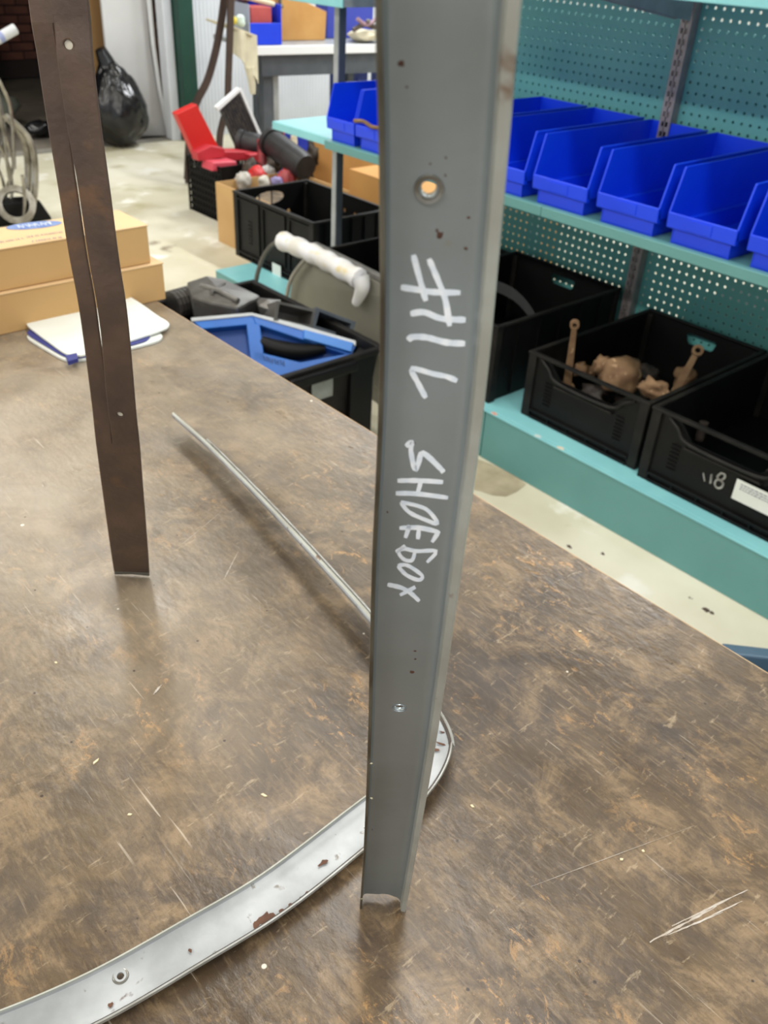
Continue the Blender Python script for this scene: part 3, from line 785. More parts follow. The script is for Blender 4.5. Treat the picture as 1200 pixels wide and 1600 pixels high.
# ================================================================== blue bins
BZ = MIDZ+.0245
def make_bin(label, w, x, d=.49, h=.163, nm='storage_bin', small=False):
    y0 = 1.84; t = thing(nm, label, 'bin', (x+w/2, y0+d/2, BZ), 'blue bins on the middle shelf')
    b = .0125; th = .003; lz = .068
    ys = y0+.026
    def side(xo, s):   # side wall: lower body, flared step, upper wall with sloping front
        mb = MB()
        lo = [(y0+.010, BZ+.001), (y0+d-.01, BZ+.001), (y0+d-.004, BZ+.045), (y0+.007, BZ+.045)]
        mb.prism(lo, 'x', xo+s*b, xo+s*(b+th))
        mb.box(min(xo, xo+s*(b+th)), max(xo, xo+s*(b+th)), y0+.007, y0+d-.004, BZ+.043, BZ+.046)
        up = [(y0+.002, BZ+.045), (y0+d-.004, BZ+.045), (y0+d, BZ+h), (ys, BZ+h), (y0, BZ+lz)]
        mb.prism(up, 'x', xo, xo+s*th)
        mb.prism([(ys-.001, BZ+h-.004), (y0+d, BZ+h-.004), (y0+d, BZ+h+.001), (ys-.001, BZ+h+.001)], 'x', xo-s*.002, xo+s*th*1.1)
        mb.prism([(ys, BZ+h), (ys-.003, BZ+h), (y0-.003, BZ+lz), (y0, BZ+lz)], 'x', xo-s*.001, xo+s*th*1.1)
        return mb
    link('side_wall', side(x, 1), BLUE, t, bevel=.0008); link('side_wall', side(x+w, -1), BLUE, t, bevel=.0008)
    link('bin_floor', MB().box(x+b, x+w-b, y0+.010, y0+d-.01, BZ, BZ+.003), BLUE, t)
    link('back_wall', MB().box(x, x+w, y0+d-.006, y0+d-.002, BZ+.045, BZ+h).box(x+b, x+w-b, y0+d-.012, y0+d-.008, BZ, BZ+.046), BLUE, t, bevel=.0008)
    f = link('front_lip', MB().box(x+b, x+w-b, y0+.010, y0+.013, BZ+.001, BZ+.038).prism([(y0+.002, BZ+.034), (y0+.013, BZ+.034), (y0+.003, BZ+lz), (y0-.003, BZ+lz+.002), (y0-.005, BZ+lz), (y0-.002, BZ+.036)], 'x', x, x+w), BLUE, t, bevel=.001)
    link('label_holder', MB().prism([(y0-.004, BZ+.040), (y0-.001, BZ+.040), (y0-.004, BZ+.064), (y0-.0065, BZ+.064)], 'x', x+w*.28, x+w*.66), BLUE, f, bevel=.0008)
    return t
names = ['empty blue hopper bin cut by the right edge of the photo',
         'large blue hopper bin, second from the right edge of the photo',
         'large blue hopper bin, directly right of the perforated panel joint',
         'large blue hopper bin, first one fully clear of the standing grey channel',
         'blue hopper bin partly hidden by right side of grey channel',
         'blue hopper bin mostly hidden behind the standing grey channel']
xs = [-.884, -1.088, -1.289, -1.495, -1.70, -1.905]
names = ['large blue hopper bin cut off by the right photo edge', 'large blue hopper bin nearest the right edge that shows its whole front',
         'large blue hopper bin below the slotted upright, between two whole bins', 'large blue hopper bin, first whole one right of the grey channel',
         'large blue hopper bin whose front corner is hidden by the grey channel', 'large blue hopper bin, its front hidden behind the grey channel']
big0 = make_bin(names[0], .175, xs[0])
for x, nme in zip(xs[1:], names[1:]): dup(big0, (x-xs[0], 0, 0), nme)
sm0 = make_bin('small blue hopper bin, leftmost on the middle shelf', .138, -2.362, d=.30)
dup(sm0, (.145, 0, 0), 'small blue hopper bin holding a rusty strip, left of grey channel')
dup(sm0, (.29, 0, 0), 'small blue hopper bin hidden behind the grey channel')
rp = MB(); a = Vector((-2.225, 1.838, BZ+.078))
rp.tube(catmull([a, a+Vector((.04, .004, .004)), a+Vector((.09, -.004, -.002)), a+Vector((.14, .0, .002))], 4), .006, 6)
tag(link('rusty_strip', rp, RUSTY), 'rusty brown metal strip resting across front of small blue bin', 'metal part')

# ================================================================== black crates
def crate(label, x0, x1, y0, y1, z0, z1, style='scoop', m=BLACKP, group='black plastic crates', rot=0, nm='plastic_crate', handle_back=True):
    t = thing(nm, label, 'crate', ((x0+x1)/2, (y0+y1)/2, z0), group)
    th = .004; rz = .014; h = z1-z0; w = x1-x0; d = y1-y0
    link('crate_floor', MB().box(x0+.01, x1-.01, y0+.01, y1-.01, z0, z0+.006), m, t)
    # walls
    fw = link('front_wall', MB().box(x0+.012, x1-.012, y0+.010, y0+.010+th, z0+.004, z1-.003), m, t)
    bwl = link('back_wall', MB().box(x0+.012, x1-.012, y1-.010-th, y1-.010, z0+.004, z1-.003), m, t)
    s1 = link('side_wall', MB().box(x0+.008, x0+.008+th, y0+.012, y1-.012, z0+.004, z1-.003), m, t)
    s2 = link('side_wall', MB().box(x1-.008-th, x1-.008, y0+.012, y1-.012, z0+.004, z1-.003), m, t)
    # rim
    link('rim', MB().box(x0, x1, y0, y0+.014, z1-.008, z1).box(x0, x1, y1-.014, y1, z1-.008, z1).box(x0, x0+.013, y0+.014, y1-.014, z1-.008, z1).box(x1-.013, x1, y0+.014, y1-.014, z1-.008, z1), BLACKD, t, bevel=.0015)
    # corner columns and foot rails
    for cx in (x0, x1-.030):
        for cy in (y0, y1-.030):
            link('corner_post', MB().box(cx+.002, cx+.028, cy+.002, cy+.028, z0, z1-.008), BLACKD, t, bevel=.002)
    lr = MB(); n = 5
    lr.box(x0+.03, x1-.03, y0+.001, y0+.010, z0+.001, z0+.008).box(x0+.03, x1-.03, y0+.001, y0+.010, z0+.020, z0+.026)
    for i in range(n+1):
        xx = x0+.03+(w-.06)*i/n; lr.box(xx-.002, xx+.002, y0+.002, y0+.010, z0+.0075, z0+.0205)
    link('foot_rail', lr, m, t, bevel=.0008)
    link('foot_rail', MB().box(x0+.03, x1-.03, y1-.010, y1-.001, z0+.001, z0+.008), m, t)
    rb = MB()
    for fx in (.2, .8):
        for k in range(7): rb.box(x0+w*fx-.012, x0+w*fx+.012, y0+.006, y0+.010, z0+h*.28+k*h*.055, z0+h*.28+k*h*.055+.002)
    link('front_ribs', rb, m, t)['kind'] = 'stuff'
    for sx, s in ((x1-.008, 1), (x0+.008, -1)):
        rb = MB()
        for k in range(1, 6): yy = y0+d*k/6; rb.box(min(sx, sx+s*.006), max(sx, sx+s*.006), yy-.0015, yy+.0015, z0+.01, z1-.008)
        link('side_ribs', rb, m, t)
    if style == 'scoop':
        # hand hold: an opening under the rim with a thick scooped edge
        a, b = x0+w*.24, x0+w*.76
        poly = [(a-.02, z1-.012), (b+.02, z1-.012), (b-.02, z1-.052), (a+.02, z1-.052)]
        cut(fw, [MB().prism(poly, 'y', y0-.01, y0+.03)])
        pts = catmull([(a-.05, y0+.006, z1-.012), (a-.02, y0+.003, z1-.030), (a+.02, y0+.001, z1-.056), (b-.02, y0+.001, z1-.056), (b+.02, y0+.003, z1-.030), (b+.05, y0+.006, z1-.012)], 5)
        link('hand_hold', MB().tube(pts, .0045, 6), BLACKD, t, smooth=True)
        link('hand_hold_ledge', MB().prism([(a+.01, z1-.066), (b-.01, z1-.066), (b-.005, z1-.072), (a+.005, z1-.072)], 'y', y0-.002, y0+.012), BLACKD, t, bevel=.001)
    if handle_back:
        cx = x0+w*.5; zc = z1-.042; cs = []
        cs.append(MB().prism([(cx-.05, zc+.010), (cx-.042, zc+.016), (cx+.042, zc+.016), (cx+.05, zc+.010), (cx+.044, zc-.010), (cx+.036, zc-.016), (cx-.036, zc-.016), (cx-.044, zc-.010)], 'y', y1-.03, y1+.02))
        cut(bwl, cs)
    return t
cr1 = crate('black crate of rusty castings, between two other black crates', -1.372, -.980, 1.768, 2.335, .151, .341)
cr2 = crate('black crate with white paper label and 18 mark, at right edge', -.965, -.555, 1.752, 2.335, .151, .348)
cr0 = crate('deep black crate just right of the standing grey channel', -1.90, -1.462, 1.735, 2.30, .151, .384)
crb = crate('tall black crate with oval hand hole at left end of deck', -2.985, -2.465, 1.862, 2.225, .151, .402, style='plain', handle_back=False)
crn = crate('black crate between tall crate and grey channel, low in shadow', -2.30, -1.92, 1.74, 2.3, .151, .372)
# big hand hole and vent holes in tall crate
for o in crb.children:
    if o.name.startswith('side_wall') and abs((o.data.vertices[0].co.x+ORG[crb.name].x) - (-2.985+.008)) < .01:
        cy = 2.03; zc = .355
        poly = [(cy+.07*math.cos(a)*(1 if abs(math.cos(a)) > .5 else 1), zc+.026*math.sin(a)) for a in [2*math.pi*k/14 for k in range(14)]]
        cs = [MB().prism(poly, 'x', -3.02, -2.93)]
        for k in range(5): cs.append(MB().prism([(1.92+k*.05+.010*math.cos(a), .29+.010*math.sin(a)) for a in [2*math.pi*q/8 for q in range(8)]], 'x', -3.02, -2.93))
        cut(o, cs)
    if o.name.startswith('back_wall'):
        cs = []
        for i in range(3):
            for j in range(4): cs.append(MB().prism([(-2.78+i*.028+.008*math.cos(a), .25+j*.03+.008*math.sin(a)) for a in [2*math.pi*q/8 for q in range(8)]], 'y', 2.19, 2.25))
        for i in range(6): cs.append(MB().prism([(-2.66+i*.028+.006*math.cos(a), .34+.006*math.sin(a)) for a in [2*math.pi*q/8 for q in range(8)]], 'y', 2.19, 2.25))
        cut(o, cs)
for k in range(3):
    xx = -2.96+k*.17
    link('recessed_panel', MB().box(xx, xx+.006, 1.866, 1.872, .19, .38).box(xx+.14, xx+.146, 1.866, 1.872, .19, .38).box(xx, xx+.146, 1.866, 1.872, .376, .382), BLACKP, crb, bevel=.001)
lb = at(432, 425, 'y', 1.861)
link('paper_tag', MB().box(lb.x-.028, lb.x+.028, 1.8610, 1.8616, lb.z-.03, lb.z+.03), PAPER, crb)
# label and painted 18 on the right crate
la = at(1152, 748, 'y', 1.750); lb = at(1200, 790, 'y', 1.762)
lab = link('paper_label', MB().box(la.x, la.x+.11, 1.7498, 1.7510, la.z-.052, la.z), PAPER, cr2)
lt = MB()
for k in range(3):
    xx = la.x+.012
    while xx < la.x+.09:
        ww = random.uniform(.004, .009); lt.box(xx, xx+ww, 1.7494, 1.7498, la.z-.010-k*.006, la.z-.0075-k*.006); xx += ww+.002
link('label_print', lt, mat('grey_print', (120, 124, 140), None, rough=.7), lab)
def stroke_y(mb, pts, y, wd):
    q = [at(px, py, 'y', y) for px, py in pts]
    q = catmull(q, 4) if len(q) > 2 else q
    mb.tube(q, wd, 5)
m8 = MB()
stroke_y(m8, [(1112, 741), (1110, 755)], 1.7615, .0026); stroke_y(m8, [(1099, 739), (1101, 752)], 1.7615, .0016)
stroke_y(m8, [(1127, 739), (1133, 742), (1131, 748), (1125, 750), (1121, 745), (1127, 739)], 1.7615, .0026)
stroke_y(m8, [(1125, 750), (1130, 755), (1127, 762), (1120, 762), (1117, 756), (1120, 750), (1125, 750)], 1.7615, .0026)
link('painted_number', m8, mat('faded_white_mark', (168, 166, 160), (120, 118, 112), 90, .7), cr2)

# ---- things in the crates
def blob(name, label, c, r, seed, m=RUSTY, squash=(1, 1, 1), rough=.25, cat='casting', group=None, sub=1, nm_parts=None):
    bm = bmesh.new(); bmesh.ops.create_icosphere(bm, subdivisions=3, radius=1)
    for v in bm.verts:
        p = v.co.normalized(); k = 1+rough*noise.noise(p*1.7+Vector((seed, 0, 0)))+rough*.5*noise.noise(p*4+Vector((seed, 3, 0)))
        v.co = Vector((p.x*squash[0], p.y*squash[1], p.z*squash[2]))*k*r
    me = bpy.data.meshes.new(name); bm.to_mesh(me); bm.free(); me.materials.append(m)
    for p in me.polygons: p.use_smooth = True
    o = bpy.data.objects.new(name, me); COL.objects.link(o); o.location = c; tag(o, label, cat, group); ORG[o.name] = Vector(c)
    return o
def eye_rod(label, p0, p1, w0, w1, reye, group=None):
    p0, p1 = Vector(p0), Vector(p1); d = (p1-p0).normalized()
    t = thing('connecting_rod', label, 'rod', tuple(p0), group)
    nrm = (CAM-p1).normalized(); nrm = (nrm-d*nrm.dot(d)).normalized(); s = d.cross(nrm)
    e = p1-d*reye
    mb = MB(); mb.strip([p0-s*w0-nrm*.005, e-s*w1-nrm*.005], [p0+s*w0-nrm*.005, e+s*w1-nrm*.005], [nrm, nrm], .010)
    link('shank', mb, RUSTY, t, bevel=.002)
    link('eye', ring(MB(), p1, nrm, d, [(reye, -.007), (reye, .007), (reye*.5, .007), (reye*.5, -.007)], 16), RUSTY, t)
    link('cap', ring(MB(), p0, nrm, d, [(w0*1.9, -.012), (w0*1.9, .012), (w0*1.2, .012), (w0*1.2, -.012)], 16), RUSTY, t)
    return t
eye_rod('rusty rod with a small eye, standing up at front left of crate', at(885, 610, 'y', 1.86), at(898, 507, 'y', 1.84), .012, .007, .0125, 'rusty rods in the crate')
eye_rod('rusty rod with a small eye, leaning right at back of crate', at(1040, 640, 'y', 1.95), at(1090, 548, 'y', 2.06), .013, .008, .015, 'rusty rods in the crate')
c = at(968, 585, 'y', 1.95); bl = blob('rusty_casting', 'largest rounded rusty casting in middle of the crate', c, .062, 3, squash=(1.0, .9, .85), group='rusty castings in the crate')
c = at(942, 572, 'y', 1.93); blob('rusty_casting', 'knobbly rusty lump on the left shoulder of largest casting', c, .026, 8, rough=.5, group='rusty castings in the crate')
c = at(1022, 608, 'y', 1.88); blob('rusty_casting', 'small angular rusty casting leaning at front right of the crate', c, .03, 12, squash=(1.4, .7, .8), rough=.6, group='rusty castings in the crate')
c = at(906, 577, 'y', 1.95); blob('rusty_casting', 'small rusty lump just right of the front upright rod', c, .02, 15, rough=.5, group='rusty castings in the crate')
c = at(925, 580, 'y', 1.98); blob('rusty_casting', 'small round dark rusty lump between rod and largest casting', c, .018, 18, rough=.4, group='rusty castings in the crate')
c = at(1070, 590, 'y', 2.12); blob('rusty_casting', 'dark rusty casting half hidden behind the leaning rod', c, .03, 22, rough=.4, group='rusty castings in the crate')
c = at(1010, 586, 'y', 2.08); blob('rusty_casting', 'dark greasy casting behind the largest one', c, .03, 24, m=mat('greasy_iron', (54, 44, 38), (38, 32, 28), 30, .6, bump=.5), rough=.5, group='rusty castings in the crate')
for i in range(5):
    blob('rusty_casting', ['greasy dark casting at left end of crate bottom', 'greasy dark casting under the upright front rod', 'greasy dark casting below largest rounded casting', 'greasy dark casting at front right of crate bottom', 'greasy dark casting at crate bottom below the leaning rod'][i], (-1.32+i*.075, 1.86+.07*(i % 3), .20), .042, 40+i, m=MATS['greasy_iron'], rough=.5, group='buried castings at the crate bottom')
# curved dark band in the deep crate
q = [at(x, y, 'y', yy) for x, y, yy in ((745, 440, 1.98), (775, 447, 1.98), (805, 462, 1.97), (830, 490, 1.96), (842, 520, 1.95))]
q = catmull(q, 6); Lp = [p+Vector((0, 0, .017)) for p in q]; Rp = [p-Vector((0, 0, .017)) for p in q]
tag(link('curved_band', MB().strip(Lp, Rp, [Vector((.6, -.7, .2)).normalized()]*len(q), .003), mat('dark_grey_rubber', (52, 54, 54), (60, 62, 62), 20, .6)), 'curved dark grey band standing inside the deep black crate', 'metal part')
q0 = at(1100, 660, 'y', 1.93)
pb = MB(); pb.tube([q0+Vector((0, 0, -.05)), q0], .012, 10); tag(link('steel_bolt', pb, MATS['greasy_iron']), 'dark bolt end poking up in the labelled crate', 'bolt')
pb = MB(); a_, b_ = Vector((-.72, 1.95, .20)), Vector((-.64, 2.12, .33)); pb.tube([a_, b_], [.016, .010], 10); tag(link('dark_rod', pb, MATS['greasy_iron']), 'dark rod leaning in the labelled crate at the right edge', 'rod')

# ================================================================== tote with tool case and castings
tr = at(592, 540, 'z', .31); tl = at(398, 438, 'z', .31)
TX1, TY1, TX0, TY0 = tr.x, tr.y, tl.x, tr.y-.40
tote = thing('plastic_tote', 'black plastic tote on the floor beyond the table, full of parts', 'tote', ((TX0+TX1)/2, (TY0+TY1)/2, 0))
def taper(x0, x1, y0, y1, k, zb, zt, th, which):
    def ring4(x0, x1, y0, y1, z): return [Vector((x0, y0, z)), Vector((x1, y0, z)), Vector((x1, y1, z)), Vector((x0, y1, z))]
    ob, ot = ring4(x0+k, x1-k, y0+k, y1-k, zb), ring4(x0, x1, y0, y1, zt)
    ib, it = ring4(x0+k+th, x1-k-th, y0+k+th, y1-k-th, zb), ring4(x0+th, x1-th, y0+th, y1-th, zt)
    a, b = which, (which+1) % 4
    return MB().hexa([ob[a], ob[b], ib[b], ib[a]], [ot[a], ot[b], it[b], it[a]])
for wch, nme in enumerate(('side_wall', 'end_wall', 'side_wall', 'end_wall')):
    link(nme, taper(TX0, TX1, TY0, TY1, .03, 0.003, .30, .004, wch), BLACKD if wch == 1 else BLACKP, tote)
link('tote_floor', MB().box(TX0+.03, TX1-.03, TY0+.03, TY1-.03, 0, .006), BLACKP, tote)
link('rim', MB().box(TX0-.015, TX1+.012, TY1-.004, TY1+.016, .293, .309).box(TX0-.015, TX1+.012, TY0-.016, TY0+.004, .293, .309).box(TX1-.004, TX1+.016, TY0, TY1, .293, .309).box(TX0-.016, TX0+.004, TY0, TY1, .293, .309), BLACKD, tote, bevel=.003)
link('handle', MB().box(TX1+.014, TX1+.034, TY0+.08, TY0+.30, .272, .300), BLACKP, tote, bevel=.005)
link('corner_rib', MB().prism([(TX1-.06, TY1-.02), (TX1+.004, TY1-.02), (TX1+.004, TY1-.10), (TX1-.005, TY1-.10)], 'z', .02, .29), BLACKP, tote)
lg = at(505, 608, 'x', TX1+.004)
link('paper_sticker', MB().box(TX1-.002, TX1+.0016, lg.y-.035, lg.y+.035, lg.z-.03, lg.z+.022), mat('dim_grey_sticker', (150, 154, 148), (130, 132, 126), 20, .7), tote)

# blue tool case standing open in the tote
def cpt(px, py, dep): return cam_pt(px, py, dep)
case = thing('tool_case', 'open blue plastic tool case standing inside the black tote', 'case', (TX1-.3, TY0+.2, .1))
dz = 2.05
A0, A1, A2 = at(300, 505, 'z', .33), at(395, 490, 'z', .35), at(558, 535, 'z', .30)
B0, B1, B2 = at(330, 560, 'x', A0.x+.05), at(450, 590, 'x', A1.x+.12), at(548, 556, 'z', .285)
def panel3(name, L, m, par, th=.02, bev=.003):
    a, b, c_, d = [Vector(p) for p in L]; n = (b-a).cross(d-a).normalized()
    if n.dot(CAM-a) < 0: n = -n
    mb = MB().add([a, b, c_, d, a-n*th, b-n*th, c_-n*th, d-n*th], [(0, 1, 2, 3), (7, 6, 5, 4), (0, 4, 5, 1), (1, 5, 6, 2), (2, 6, 7, 3), (3, 7, 4, 0)])
    return link(name, mb, m, par, bevel=bev), n
def on(px, py, P, n, off=0):       # point of plane (P,n) seen at pixel
    d = FW*FPX+RT*(px-600)-UP*(py-800); return CAM+d*((P-CAM).dot(n)/d.dot(n))+n*off
P0 = at(440, 530, 'z', .30); cn_ = Vector((.62, -.35, .70)).normalized()
def quad(pxs, off=0): return [on(x, y, P0, cn_, off) for x, y in pxs]
def face(name, pxs, m, par, off, th, bev=.002):
    q = quad(pxs, off); k = len(q)
    mb = MB().add(q+[p-cn_*th for p in q], [tuple(range(k)), tuple(range(k, 2*k))[::-1]]+[(i, (i+1) % k, k+(i+1) % k, k+i) for i in range(k)])
    return link(name, mb, m, par, bevel=bev)
face('case_back', [(300, 508), (392, 500), (556, 545), (546, 560), (470, 598), (380, 560)], mat('deep_blue_plastic', (10, 62, 132), (14, 70, 146), 6, .5), case, -.03, .004)
face('rim_left', [(300, 500), (394, 492), (400, 506), (316, 514)], CASEB, case, 0, .03)
face('rim_top', [(394, 492), (556, 541), (548, 556), (400, 506)], CASEB, case, 0, .03)
face('divider', [(385, 504), (406, 506), (414, 568), (392, 562)], CASEB, case, 0, .03)
face('rim_bottom', [(396, 548), (470, 566), (545, 552), (552, 562), (470, 600), (394, 575)], CASEB, case, 0, .03)
face('pale_edge', [(298, 497), (393, 489), (470, 508), (556, 533), (556, 541), (394, 494), (300, 503)], CASEW, case, .004, .012)
face('latch', [(474, 517), (552, 538), (548, 552), (474, 531)], mat('bright_blue_plastic', (40, 118, 200), None, rough=.35), case, .012, .012)
q = quad([(408, 530), (430, 541), (465, 547), (508, 543)], -.012)
link('black_insert', MB().tube(catmull(q, 4), [.012]+[.024]*11+[.010], 10) if False else MB().tube(catmull(q, 4), [.014+.012*math.sin(math.pi*i/12) for i in range(13)], 12), BLACKP, case, smooth=True)
mk = MB()
for i, (px_, py_) in enumerate(((412, 560), (420, 563), (429, 565), (438, 567))):
    q = quad([(px_, py_-4), (px_+2, py_+4), (px_+5, py_-3), (px_+6, py_+5)], .001)
    mk.tube(q, .0018, 4)
link('moulded_letters', mk, mat('navy_moulding', (16, 40, 90), None, rough=.5), case)

# cast metal housing
hs_ = thing('metal_housing', 'grey cast metal housing with a ribbed neck, at left end of tote', 'casting', tuple(at(345, 480, 'z', .3)))
def lump(name, top_px, zt, h, m, par, bev=.008):
    T = [at(x, y, 'z', zt+dz_) for x, y, dz_ in top_px]; k = len(T); c0 = sum(T, Vector())/k
    Bm = [c0+(p-c0)*.82-Vector((0, 0, h)) for p in T]
    cen = c0+Vector((0, 0, .012))
    mb = MB().add(T+Bm+[cen], [(i, (i+1) % k, 2*k) for i in range(k)]+[tuple(range(k, 2*k))[::-1]]+[(i, k+i, k+(i+1) % k, (i+1) % k) for i in range(k)])
    return link(name, mb, m, par, bevel=bev)
lump('body', [(291, 440, 0), (322, 430, .01), (352, 436, 0), (408, 462, 0), (372, 480, .005), (330, 472, 0), (300, 462, 0)], .36, .16, ALU, hs_)
ra, rb_ = at(315, 446, 'z', .368), at(372, 470, 'z', .372)
link('ridge', MB().tube([ra, ra.lerp(rb_, .5)+Vector((0, 0, .006)), rb_], .008, 8), ALU, hs_, smooth=True)
link('ridge', MB().tube([at(350, 443, 'z', .368), at(330, 458, 'z', .372)], .006, 8), ALU, hs_, smooth=True)
nk = MB(); na, nb = at(268, 478, 'z', .30), at(302, 468, 'z', .30)
for k in range(6): p = na.lerp(nb, k/6); q = na.lerp(nb, (k+.8)/6); nk.tube([p, q], [.045, .045], 14)
nk.tube([na, nb], .040, 14)
link('ribbed_neck', nk, mat('dark_metal_neck', (66, 62, 60), (84, 80, 76), 20, .45, .4), hs_)
dc = thing('metal_duct', 'grey metal duct with two black square openings, behind the case', 'duct', tuple(at(480, 500, 'z', .3)))
dn = Vector((.80, -.12, .42)).normalized(); PD = at(480, 500, 'z', .33)
def dquad(pxs, off=0): return [on(x, y, PD, dn, off) for x, y in pxs]
def dface(nm, outer, inner, m, depth):
    """square tube mouth: outer and inner corner loops on the sloping mouth plane, swept back"""
    O, I = dquad(outer), dquad(inner); k = 4; bk_ = -dn*depth
    mb = MB().add(O+I+[p+bk_ for p in O]+[p+bk_ for p in I], [(i, (i+1) % k, k+(i+1) % k, k+i) for i in range(k)]+[(i, 2*k+i, 2*k+(i+1) % k, (i+1) % k) for i in range(k)]+[(k+i, k+(i+1) % k, 3*k+(i+1) % k, 3*k+i) for i in range(k)]+[(2*k, 2*k+1, 2*k+2, 2*k+3)])
    return link(nm, mb, m, dc, fixn=True)
dface('duct_mouth', [(432, 470), (494, 484), (488, 512), (428, 500)], [(437, 475), (489, 487), (484, 508), (433, 497)], ALU, .10)
dface('duct_mouth', [(494, 480), (556, 503), (548, 530), (488, 512)], [(499, 487), (549, 506), (543, 525), (493, 509)], DSTEEL, .10)
lump('duct_body', [(396, 464, 0), (440, 468, .004), (434, 488, .002), (404, 478, 0)], .35, .03, ALU, dc, .004)

# ================================================================== grey body panel with foam
fp = thing('body_panel', 'curved grey-beige body panel standing behind tote, its top wrapped in foam', 'car part', (-2.1, 1.66, 0))
PY = 1.665
outline = [(400, 440), (412, 405), (425, 385), (440, 374), (470, 386), (520, 412), (572, 440), (640, 474), (640, 640), (560, 640), (480, 560)]
q = [at(x, y, 'y', PY) for x, y in outline]; q = [Vector((p.x, p.y, max(p.z, .02))) for p in q]
k = len(q)
# wheel-arch part stays open between the two curved edges: build only the right body
body = [(448, 470), (452, 440), (462, 420), (478, 402), (500, 402), (540, 420), (590, 446), (640, 472), (640, 640), (560, 660), (500, 600)]
q = [at(x, y, 'y', PY) for x, y in body]; q = [Vector((p.x, p.y+(.02*math.sin((p.x+2.5)*4)), max(p.z, .02) if i_ not in (8, 9, 10) else .002)) for i_, p in enumerate(q)]; k = len(q)
link('skin', MB().add(q+[p+Vector((0, .006, 0)) for p in q], [tuple(range(k)), tuple(range(k, 2*k))[::-1]]+[(i, (i+1) % k, k+(i+1) % k, k+i) for i in range(k)]), FENDER, fp)
link('arch_edge', MB().tube(catmull([at(x, y, 'y', PY) for x, y in ((399, 446), (403, 425), (411, 403), (424, 384), (442, 374))], 4), .008, 8), mat('dark_grey_trim', (92, 90, 84), (74, 72, 68), 12, .5), fp, smooth=True)
link('arch_edge', MB().tube(catmull([at(x, y, 'y', PY-.012) for x, y in ((447, 472), (452, 444), (462, 424), (478, 404))], 4), .007, 8), mat('grey_trim', (150, 146, 134), None, rough=.5), fp, smooth=True)
fq = catmull([at(x, y, 'y', PY-.004) for x, y in ((441, 376), (470, 388), (500, 402), (530, 418), (562, 436))], 5)
link('foam_wrap', MB().tube(fq, [.030+.003*math.sin(i*1.7) for i in range(len(fq))], 12), FOAM, fp, smooth=True)
fq = catmull([at(x, y, 'y', PY-.02) for x, y in ((563, 432), (566, 448), (562, 462), (556, 474))], 4)
link('foam_tail', MB().tube(fq, [.028-.0012*i for i in range(len(fq))], 10), FOAM, fp, smooth=True)
ga, gb = at(490, 378, 'y', 1.70), at(640, 452, 'y', 1.70)
link('top_rail', MB().hexa([ga+Vector((0, -.01, -.03)), gb+Vector((0, -.01, -.03)), gb+Vector((0, .012, -.03)), ga+Vector((0, .012, -.03))], [ga+Vector((0, -.01, 0)), gb+Vector((0, -.01, 0)), gb+Vector((0, .012, 0)), ga+Vector((0, .012, 0))]), mat('grey_rail', (122, 120, 116), (104, 102, 98), 20, .45, .2), fp, bevel=.003)
pl_ = at(590, 690, 'z', .02)

# blue-grey cart edge beyond the right table corner
ca_ = at(1128, 1004, 'z', .45); cb_ = at(1200, 1012, 'z', .45)
dvx = (cb_-ca_).normalized(); pv = Vector((dvx.y, -dvx.x, 0)); pv = pv if pv.y < 0 else -pv
ct = thing('steel_cart', 'blue-grey steel cart just showing past the right table edge', 'cart', tuple(ca_-Vector((0, 0, .45))))
e1 = ca_+dvx*.45; down = Vector((0, 0, -1))
def slab(name, a, b, w, h, m, off=0):
    a2, b2 = a+pv*w, b+pv*w
    return link(name, MB().hexa([a+down*h, a2+down*h, b2+down*h, b+down*h], [a, a2, b2, b]), m, ct, bevel=.003)
slab('rim', ca_, e1, .022, .03, BLGREY)
slab('tray', ca_+down*.03+pv*.023, e1+down*.03+pv*.023, .12, .008, mat('dark_blue_grey_steel', (50, 70, 84), (58, 78, 92), 8, .5), 0)
slab('rim', ca_+pv*.144, e1+pv*.144, .02, .03, BLGREY)
for aa in (.01, .42):
    for bb in (.002, .145):
        p = ca_+dvx*aa+pv*bb+down*.03; link('leg', MB().box(p.x, p.x+.02, p.y-.018, p.y, 0, p.z), BLGREY, ct)

# ================================================================== floor clutter beyond the deck
# milk crate with red drawers
MX0, MX1, MY0, MY1, MZ = -4.15, -3.83, 2.33, 2.63, .27
mc = thing('milk_crate', 'black open-mesh milk crate on the concrete, holding red drawers', 'crate', ((MX0+MX1)/2, (MY0+MY1)/2, 0))
def lattice(x0, x1, y0, y1, axis, nm):
    mb = MB(); n = 12; L = (x1-x0) if axis == 'x' else (y1-y0)
    for i in range(n+1):
        s = i/n
        if axis == 'x': xx = x0+(x1-x0)*s; mb.box(xx-.004, xx+.004, y0, y0+.008, 0, MZ)
        else: yy = y0+(y1-y0)*s; mb.box(x0, x0+.008, yy-.004, yy+.004, 0, MZ)
    for j in range(9):
        z = .004+j*(MZ-.01)/8
        if axis == 'x': mb.box(x0, x1, y0, y0+.008, z-.004, z+.005)
        else: mb.box(x0, x0+.008, y0, y1, z-.004, z+.005)
    return link(nm, mb, BLACKP, mc)
lattice(MX0, MX1, MY0, MY0, 'x', 'front_grille'); lattice(MX0, MX1, MY1-.008, MY1, 'x', 'back_grille')
lattice(MX0, MX0, MY0, MY1, 'y', 'side_grille'); link('side_panel', MB().box(MX1-.008, MX1, MY0, MY1, 0, MZ), BLACKP, mc)
link('crate_floor', MB().box(MX0, MX1, MY0, MY1, 0, .008), BLACKP, mc)
link('dark_load', MB().box(MX0+.02, MX1-.02, MY0+.02, MY1-.02, .01, .2), mat('dark_packed_parts', (30, 28, 28), (50, 46, 42), 30, .8), mc)
